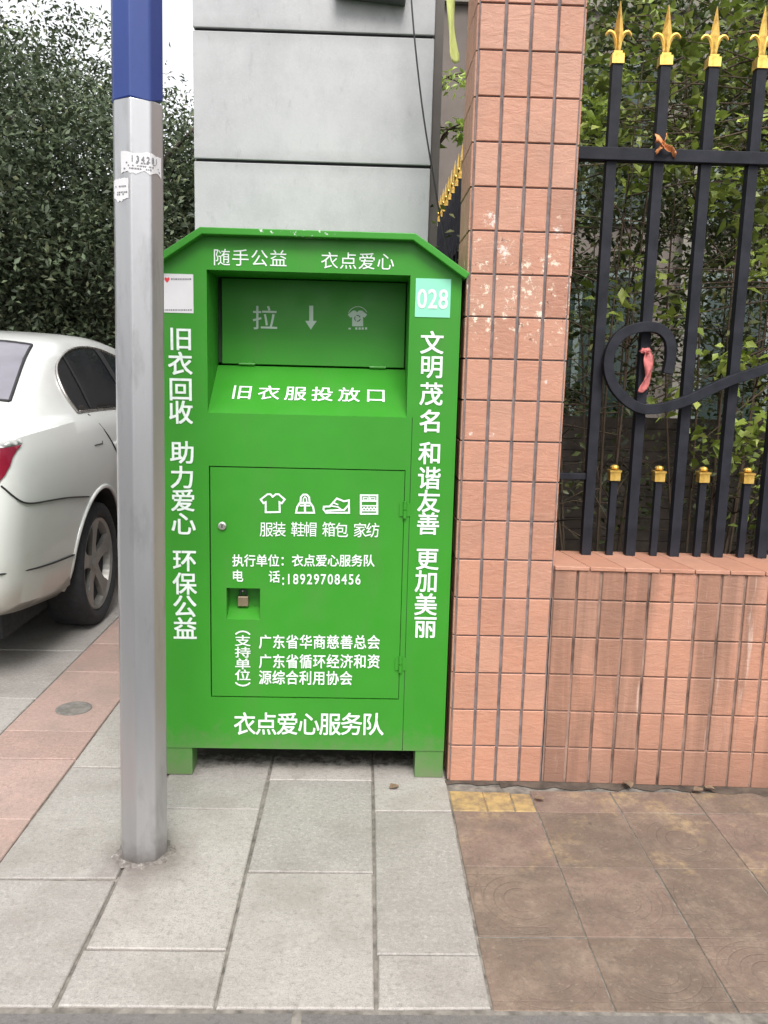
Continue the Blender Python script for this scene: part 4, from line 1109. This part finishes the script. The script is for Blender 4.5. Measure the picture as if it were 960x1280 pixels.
# wheels
def wheel(cx, cy, sgn):
    tx = cx
    bm = NB(); lathe(bm, [(.245, -.10*sgn), (.30, -.11*sgn), (.330, -.095*sgn), (.338, -.06*sgn), (.338, .06*sgn), (.330, .095*sgn), (.30, .11*sgn), (.262, .100*sgn), (.252, .085*sgn), (.245, .05*sgn)], tx, cy, WZ, 'x', 48)
    wh = obj('wheel', bm, M['rubber'], car, smooth=True)
    bm = NB(); lathe(bm, [(.246, -.09*sgn), (.246, .06*sgn), (.254, .090*sgn), (.247, .096*sgn), (.232, .086*sgn), (.222, .05*sgn), (.215, -.03*sgn), (.215, -.085*sgn)], tx, cy, WZ, 'x', 48)
    lathe(bm, [(0.0, .082*sgn), (.034, .080*sgn), (.055, .068*sgn), (.058, .02*sgn), (0, .02*sgn)], tx, cy, WZ, 'x', 24)
    for k5 in range(5):
        a = RAD(72*k5+20); ca, sa = math.cos(a), math.sin(a)
        sec = []
        for r_, wv, xo, dp in ((.035, .040, .070, .03), (.10, .032, .072, .032), (.17, .036, .080, .030), (.234, .062, .086, .024)):
            sec.append([bm.verts.new((tx+sgn*(xo-(dp if q[1] else 0)), cy+r_*ca-q[0]*wv*sa, WZ+r_*sa+q[0]*wv*ca)) for q in ((-1, 0), (1, 0), (1, 1), (-1, 1))])
        for s_, t_ in zip(sec, sec[1:]):
            for i in range(4): bm.faces.new((s_[i], s_[(i+1) % 4], t_[(i+1) % 4], t_[i]))
    bmesh.ops.recalc_face_normals(bm, faces=bm.faces)
    obj('rim', bm, M['alloy'], wh)
    bm = NB(); lathe(bm, [(0, -.03*sgn), (.20, -.03*sgn), (.20, -.02*sgn), (0, -.02*sgn)], tx, cy, WZ, 'x', 24); obj('brake_disc', bm, M['black_plastic'], wh)
for yy in (WYR, WYF):
    for sgn in (1, -1): wheel(CXC+sgn*(HW-.125), yy, sgn)
bm = NB(); box(bm, CXC-.72, CXC+.72, CY0+.30, CY0+.95, .155, .36); box(bm, CXC-.66, CXC+.66, CY0+.951, CY0+4.5, .15, .34); obj('underbody', bm, M['rubber'], car, bevel=.03)
bm = NB(); tube(bm, [(CXC+.45, CY0+.12, .33), (CXC+.45, CY0+.5, .33)], .03, 10); obj('exhaust', bm, M['dark_steel'], car)

# ---------------------------------------------------------------- building behind
bd = thing('building', 'taupe plastered building with teal windows beyond the garden', 'building', (3.2, 9, 0))
bm = NB(); box(bm, -.5, 9.0, 7.8, 14, -.15, 4.50); obj('wall', bm, M['wall_brown'], bd)
bm = NB(); box(bm, -.55, 9.05, 7.74, 14.05, 4.502, 4.62); obj('roof', bm, M['wall_grey'], bd)
for x0 in (1.25, 3.0, 4.75, 6.5):
    for z0, z1 in ((.9, 2.35), (2.75, 4.1)):
        bm = NB(); 
        for a, b, c, d2 in ((x0, x0+.06, z0, z1), (x0+1.24, x0+1.3, z0, z1), (x0+.062, x0+1.238, z0, z0+.06), (x0+.062, x0+1.238, z1-.06, z1), (x0+.62, x0+.68, z0+.062, z1-.062)): box(bm, a, b, 7.76, 7.84, c, d2)
        wn = obj('window', bm, M['frame_pale'], bd)
        bm = NB(); box(bm, x0+.05, x0+1.25, 7.785, 7.798, z0+.05, z1-.05); obj('pane', bm, M['teal_glass'], wn)
for x0 in (1.02, 2.78, 4.53):
    bm = NB(); box(bm, x0, x0+.18, 7.70, 7.798, -.01, 4.50); obj('pilaster', bm, M['wall_grey'], bd)
sc_ = thing('slatted_screen', 'dark brown horizontal slatted screen behind the iron fence', 'fence', (2.2, 4.6, 0))
bm = NB()
for i in range(17): box(bm, .68, 4.4, 4.595+.002*(i % 2), 4.615, .145+i*.062, .145+i*.062+.058)
box(bm, .681, 4.399, 4.6155, 4.6172, .144, 1.19)
obj('slats', bm, M['timber'], sc_)
for x0 in (.72, 2.5, 4.3):
    bm = NB(); box(bm, x0, x0+.05, 4.618, 4.668, .14, 1.17); obj('post', bm, M['timber'], sc_)

# ---------------------------------------------------------------- plants
nrg = np.random.default_rng(11)
def leaf_mesh(name, pos, L_, Wd, mat, up=.5, droop=0.0):
    """one kite-shaped, folded leaf of two quads at every position"""
    n = len(pos); L_ = L_*(.45+.95*nrg.beta(1.6, 1.8, n)); Wv = Wd*nrg.uniform(.7, 1.2, n)
    d = nrg.normal(size=(n, 3)); d[:, 2] = d[:, 2]*.6-droop; d /= np.linalg.norm(d, axis=1)[:, None]
    nn_ = nrg.normal(size=(n, 3)); nn_[:, 2] = np.abs(nn_[:, 2])+up; nn_ -= d*(nn_*d).sum(1)[:, None]; nn_ /= np.linalg.norm(nn_, axis=1)[:, None]
    s = np.cross(d, nn_)
    P = np.empty((n, 6, 3))
    P[:, 0] = pos; P[:, 1] = pos+d*(L_*.42)[:, None]+s*Wv[:, None]*.5+nn_*(Wv*.18)[:, None]
    P[:, 2] = pos+d*(L_*.45)[:, None]; P[:, 3] = pos+d*(L_*.42)[:, None]-s*Wv[:, None]*.5+nn_*(Wv*.18)[:, None]
    P[:, 4] = pos+d*L_[:, None]-nn_*(L_*.12)[:, None]; P[:, 5] = P[:, 4]
    P = P[:, :5]
    base = (np.arange(n)*5)[:, None]
    F = np.concatenate([base+np.array([[0, 2, 1]]), base+np.array([[1, 2, 4]]), base+np.array([[0, 3, 2]]), base+np.array([[3, 4, 2]])], 1).reshape(-1)
    me = bpy.data.meshes.new(name); me.vertices.add(n*5); me.vertices.foreach_set('co', P.reshape(-1))
    me.loops.add(len(F)); me.loops.foreach_set('vertex_index', F)
    me.polygons.add(len(F)//3); me.polygons.foreach_set('loop_start', np.arange(0, len(F), 3)); 
    me.update(calc_edges=True); me.materials.append(mat); return me
def clusters(cents, per, r):
    c = np.repeat(np.asarray(cents, float), per, 0)
    return c+nrg.normal(size=c.shape)*r*np.array([1, 1, .8])
def tree(name, label, cat, x, y, h, cr, nclu, per, leaf, mat, group, trunk_r=.16, low=.35):
    t = thing(name, label, cat, (x, y, -.15), group)
    rz = random.Random(int(abs(x*131+y*17)))
    bm = NB(); top = Vector((rz.uniform(-.3, .3), rz.uniform(-.3, .3), h*.55))
    tp = [(x, y, -.15), (x+top.x*.3, y+top.y*.3, h*.2), (x+top.x*.7, y+top.y*.7, h*.4), (x+top.x, y+top.y, h*.62)]
    tube(bm, spline(tp, 4), [trunk_r*(1-.6*i/12) for i in range(13)], 9)
    ends = []
    for i in range(11):
        a = i*2.4+rz.random(); z0 = h*rz.uniform(.22, .55); L_ = cr*rz.uniform(.55, .95)
        p0 = Vector((x+top.x*z0/h, y+top.y*z0/h, z0)); p2 = p0+Vector((math.cos(a)*L_, math.sin(a)*L_, h*rz.uniform(.08, .35)))
        p1 = (p0+p2)/2+Vector((0, 0, h*.05)); tube(bm, spline([p0, p1, p2], 3), [trunk_r*.42*(1-.8*k7/6) for k7 in range(7)], 6); ends.append(p2)
    obj('trunk', bm, M['bark'], t, smooth=True)
    cz_ = h*(low+1)/2; rzv = h*(1-low)/2
    cs = []
    while len(cs) < nclu:
        p = nrg.uniform(-1, 1, 3); q = np.linalg.norm(p)
        if q > 1 or (q < .45 and nrg.random() < .5): continue
        cs.append((x+p[0]*cr, y+p[1]*cr, cz_+p[2]*rzv))
    pos = clusters(cs, per, .24)-np.array([x, y, -.15])
    obj('crown', leaf_mesh('crown', pos, leaf, leaf*.46, mat, .5, .25), None, t)
    return t
G1 = 'dark trees behind the parked car'
for i, (x, y, h, cr, lab) in enumerate((
    (-5.2, 9.6, 5.6, 2.2, 'dark leafy tree nearest behind the white car'),
    (-3.3, 11.2, 5.0, 1.75, 'dark leafy tree seen between grey post and gate column'),
    (-7.4, 11.5, 6.6, 2.5, 'tall dark tree further left behind the white car'),
    (-4.9, 13.6, 6.6, 2.3, 'tall dark tree standing behind the nearer trees'),
    (-1.6, 12.0, 4.7, 1.5, 'dark tree hidden mostly behind the gate column'),
    (-10.2, 12.0, 6.6, 2.6, 'leftmost dark tree beyond the frame edge of the street'))):
    tree('broadleaf_tree', lab, 'tree', x, y, h, cr, 300, 105, .092, M['leaf_dark'], G1, low=.18)
def shrub(name, label, cat, x, y, z, rx, ry, h, nclu, per, leaf, mat, group=None, stems=9, sparse_low=0.0, spread=.12, twig='twig'):
    t = thing(name, label, cat, (x, y, z), group); bm = NB(); cs = []
    for i in range(stems):
        a = rnd.uniform(0, 2*math.pi); k9 = rnd.uniform(.2, 1); p0 = Vector((x+.3*rx*math.cos(a)*k9, y+.3*ry*math.sin(a)*k9, z))
        p2 = Vector((x+rx*math.cos(a)*k9, y+ry*math.sin(a)*k9, z+h*rnd.uniform(.75, 1))); p1 = (p0+p2)/2+Vector((rnd.uniform(-.1, .1), rnd.uniform(-.1, .1), h*.05))
        pp = spline([p0, p1, p2], 5); tube(bm, pp, [.008*(1-.8*k7/(len(pp)-1)) for k7 in range(len(pp))], 5)
        for k8 in range(16):
            q = pp[rnd.randrange(2, len(pp))]; e = q+Vector((rnd.gauss(0, .26), rnd.gauss(0, .16), rnd.uniform(-.10, .22)))
            mid = (q+e)/2+Vector((rnd.gauss(0, .03), rnd.gauss(0, .03), .03)); tube(bm, [q, mid, e], [.0035, .0024, .0012], 4); cs.append(e); cs.append(mid)
    obj('stems', bm, M[twig], t, smooth=True)
    cc = []
    while len(cc) < nclu:
        if rnd.random() < .5 and cs: p = cs[rnd.randrange(len(cs))]; p = (p.x, p.y, p.z)
        else: p = (x+rnd.gauss(0, rx*.55), y+rnd.gauss(0, ry*.55), z+h*rnd.random()**.7)
        f = (p[2]-z)/h
        if p[2] < z+.03 or p[2] > z+h*1.1 or rnd.random() < sparse_low*max(0.0, 1-f)**1.2*1.6: continue
        cc.append(p)
    pos = clusters(cc, per, spread); pos = pos[pos[:, 2] > z+.01]; 
    if name == 'garden_shrub': pos = pos[pos[:, 1] > 3.03]
    pos = pos-np.array([x, y, z])
    obj('foliage', leaf_mesh('foliage', pos, leaf, leaf*.5, mat, .6, .05), None, t)
    return t
G2 = 'shaded hedge shrubs under the trees'
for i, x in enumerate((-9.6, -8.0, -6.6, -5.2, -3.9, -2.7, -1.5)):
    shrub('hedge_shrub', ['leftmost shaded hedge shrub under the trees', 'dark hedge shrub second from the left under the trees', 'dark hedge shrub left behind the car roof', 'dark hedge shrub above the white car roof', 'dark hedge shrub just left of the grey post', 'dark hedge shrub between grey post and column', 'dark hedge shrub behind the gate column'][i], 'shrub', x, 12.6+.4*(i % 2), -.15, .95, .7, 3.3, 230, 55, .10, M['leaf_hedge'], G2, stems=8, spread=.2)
bw = thing('boundary_wall', 'dark stained wall under the trees behind the hedge', 'wall', (-5, 15.5, 0))
bm = NB(); box(bm, -14, .2, 15.4, 15.6, -.15, 2.5); obj('masonry', bm, M['timber'], bw)
G3 = 'shrubs in the garden behind the iron fence'
for args in ((1.02, 3.62, .36, .30, 2.62, 45, 20, .036, 'leaf_olive', .8, 'olive twiggy shrub behind the first fence bars'),
             (1.50, 3.60, .36, .28, 2.75, 60, 22, .040, 'leaf_olive', .8, 'thin twiggy shrub behind the middle of the iron fence'),
             (2.00, 3.60, .34, .30, 2.95, 150, 26, .050, 'leaf_fresh', .5, 'bright green shrub at the right edge of the iron fence'),
             (1.25, 4.15, .45, .30, 3.10, 150, 26, .045, 'leaf_mid', .7, 'tall dim green shrub deeper in the garden'),
             (1.85, 4.25, .50, .30, 3.30, 190, 26, .048, 'leaf_mid', .6, 'tallest dim green shrub deeper in the garden to the right'),
             (2.7, 3.8, .5, .4, 2.9, 150, 26, .055, 'leaf_fresh', .4, 'green shrub beyond the right of the photo'),
             (1.45, 5.6, .6, .5, 3.6, 170, 26, .070, 'leaf_mid', .4, 'green bush near the garden windows'),
             (2.5, 5.6, .7, .5, 3.9, 190, 26, .070, 'leaf_mid', .4, 'broad green bush near the garden windows further right')):
    x, y, rx, ry, h, nc, per, lf, mt, sl_, lab = args
    shrub('garden_shrub', lab, 'shrub', x, y, .14, rx, ry, h, nc, per, lf, M[mt], G3, stems=5, sparse_low=sl_, spread=.075)
# a young tree leaning over the fence from the right: bright sprays of leaves high up and a few low ones near the bars
t = thing('garden_tree', 'young tree with bright yellow green leaf sprays reaching over the iron fence', 'tree', (2.35, 3.55, .14))
bm = NB(); cs = []
stem = spline([(2.35, 3.55, .14), (2.30, 3.56, 1.2), (2.20, 3.60, 2.1), (2.05, 3.65, 2.9)], 6); tube(bm, stem, [.028*(1-.7*i/(len(stem)-1)) for i in range(len(stem))], 8)
def spray(a, ends, n0, spread=.05):
    for e in ends:
        e = Vector(e); m_ = (a+e)/2+Vector((0, .02, .08)); pp = spline([a, m_, e], 4); tube(bm, pp, [.007*(1-.8*i/(len(pp)-1)) for i in range(len(pp))], 5)
        for i in range(n0): cs.append(tuple(e+Vector((rnd.gauss(0, spread), rnd.gauss(0, spread*.7), rnd.gauss(0, spread*.6)))))
high = []
for i in range(84):
    q = Vector((rnd.uniform(.78, 2.3), rnd.uniform(3.25, 3.95), rnd.uniform(2.12, 3.0)))
    if q.x < 1.15 and q.z > 2.75: continue
    high.append(q)
spray(stem[14], high[:28], 3, .085); spray(stem[17], high[28:56], 3, .085); spray(stem[12], high[56:], 3, .085)
low = []
for a, b, Y in ((840, 520, 3.25), (690, 715, 3.2), (590, 735, 3.22), (720, 795, 3.15), (925, 560, 3.15), (945, 640, 3.12), (930, 690, 3.2), (910, 900, 3.15), (940, 1050, 3.15), (915, 1085, 3.2), (790, 1105, 3.25), (930, 480, 3.3), (840, 900, 3.3), (650, 670, 3.3), (880, 1140, 3.3), (700, 1000, 3.4)):
    X, Z = plane_pt(480+a/2, b/2, Y); low.append((X, Y, Z))
spray(stem[9], low, 2, .028)
obj('trunk', bm, M['twig'], t, smooth=True)
pos = clusters(cs, 11, .038); pos = pos[pos[:, 1] > 3.03]-np.array([2.35, 3.55, .14])
obj('crown', leaf_mesh('crown', pos, .058, .034, M['leaf_fresh'], .7, .0), None, t)
# fern tufts seen in the slot between column and pillar
for (x, y, z, lab, s) in ((.37, 3.72, 2.37, 'small bright green tuft growing from the edge of the grey column', .07), (.50, 4.9, 2.95, 'dim green tuft higher up in the slot beside the column', .09)):
    t = thing('fern_tuft', lab, 'plant', (x, y, z)); bm = NB(); ps = []
    for i in range(9):
        e = Vector((x+rnd.gauss(0, s*.8), y+rnd.gauss(0, s*.5), z+rnd.uniform(-.02, .05))); tube(bm, spline([(.287, y+.02, z-.03), ((x+.287)/2, y, z+.03), e], 3), .003, 4)
        for q in range(12): ps.append((.25*x+.75*e.x+rnd.gauss(0, .03), e.y+rnd.gauss(0, .03), e.z+rnd.gauss(0, .018)))
    obj('stems', bm, M['twig'], t); obj('foliage', leaf_mesh('foliage', np.array(ps)-np.array([x, y, z]), .045, .02, M['leaf_lime'], .4, .2), None, t)
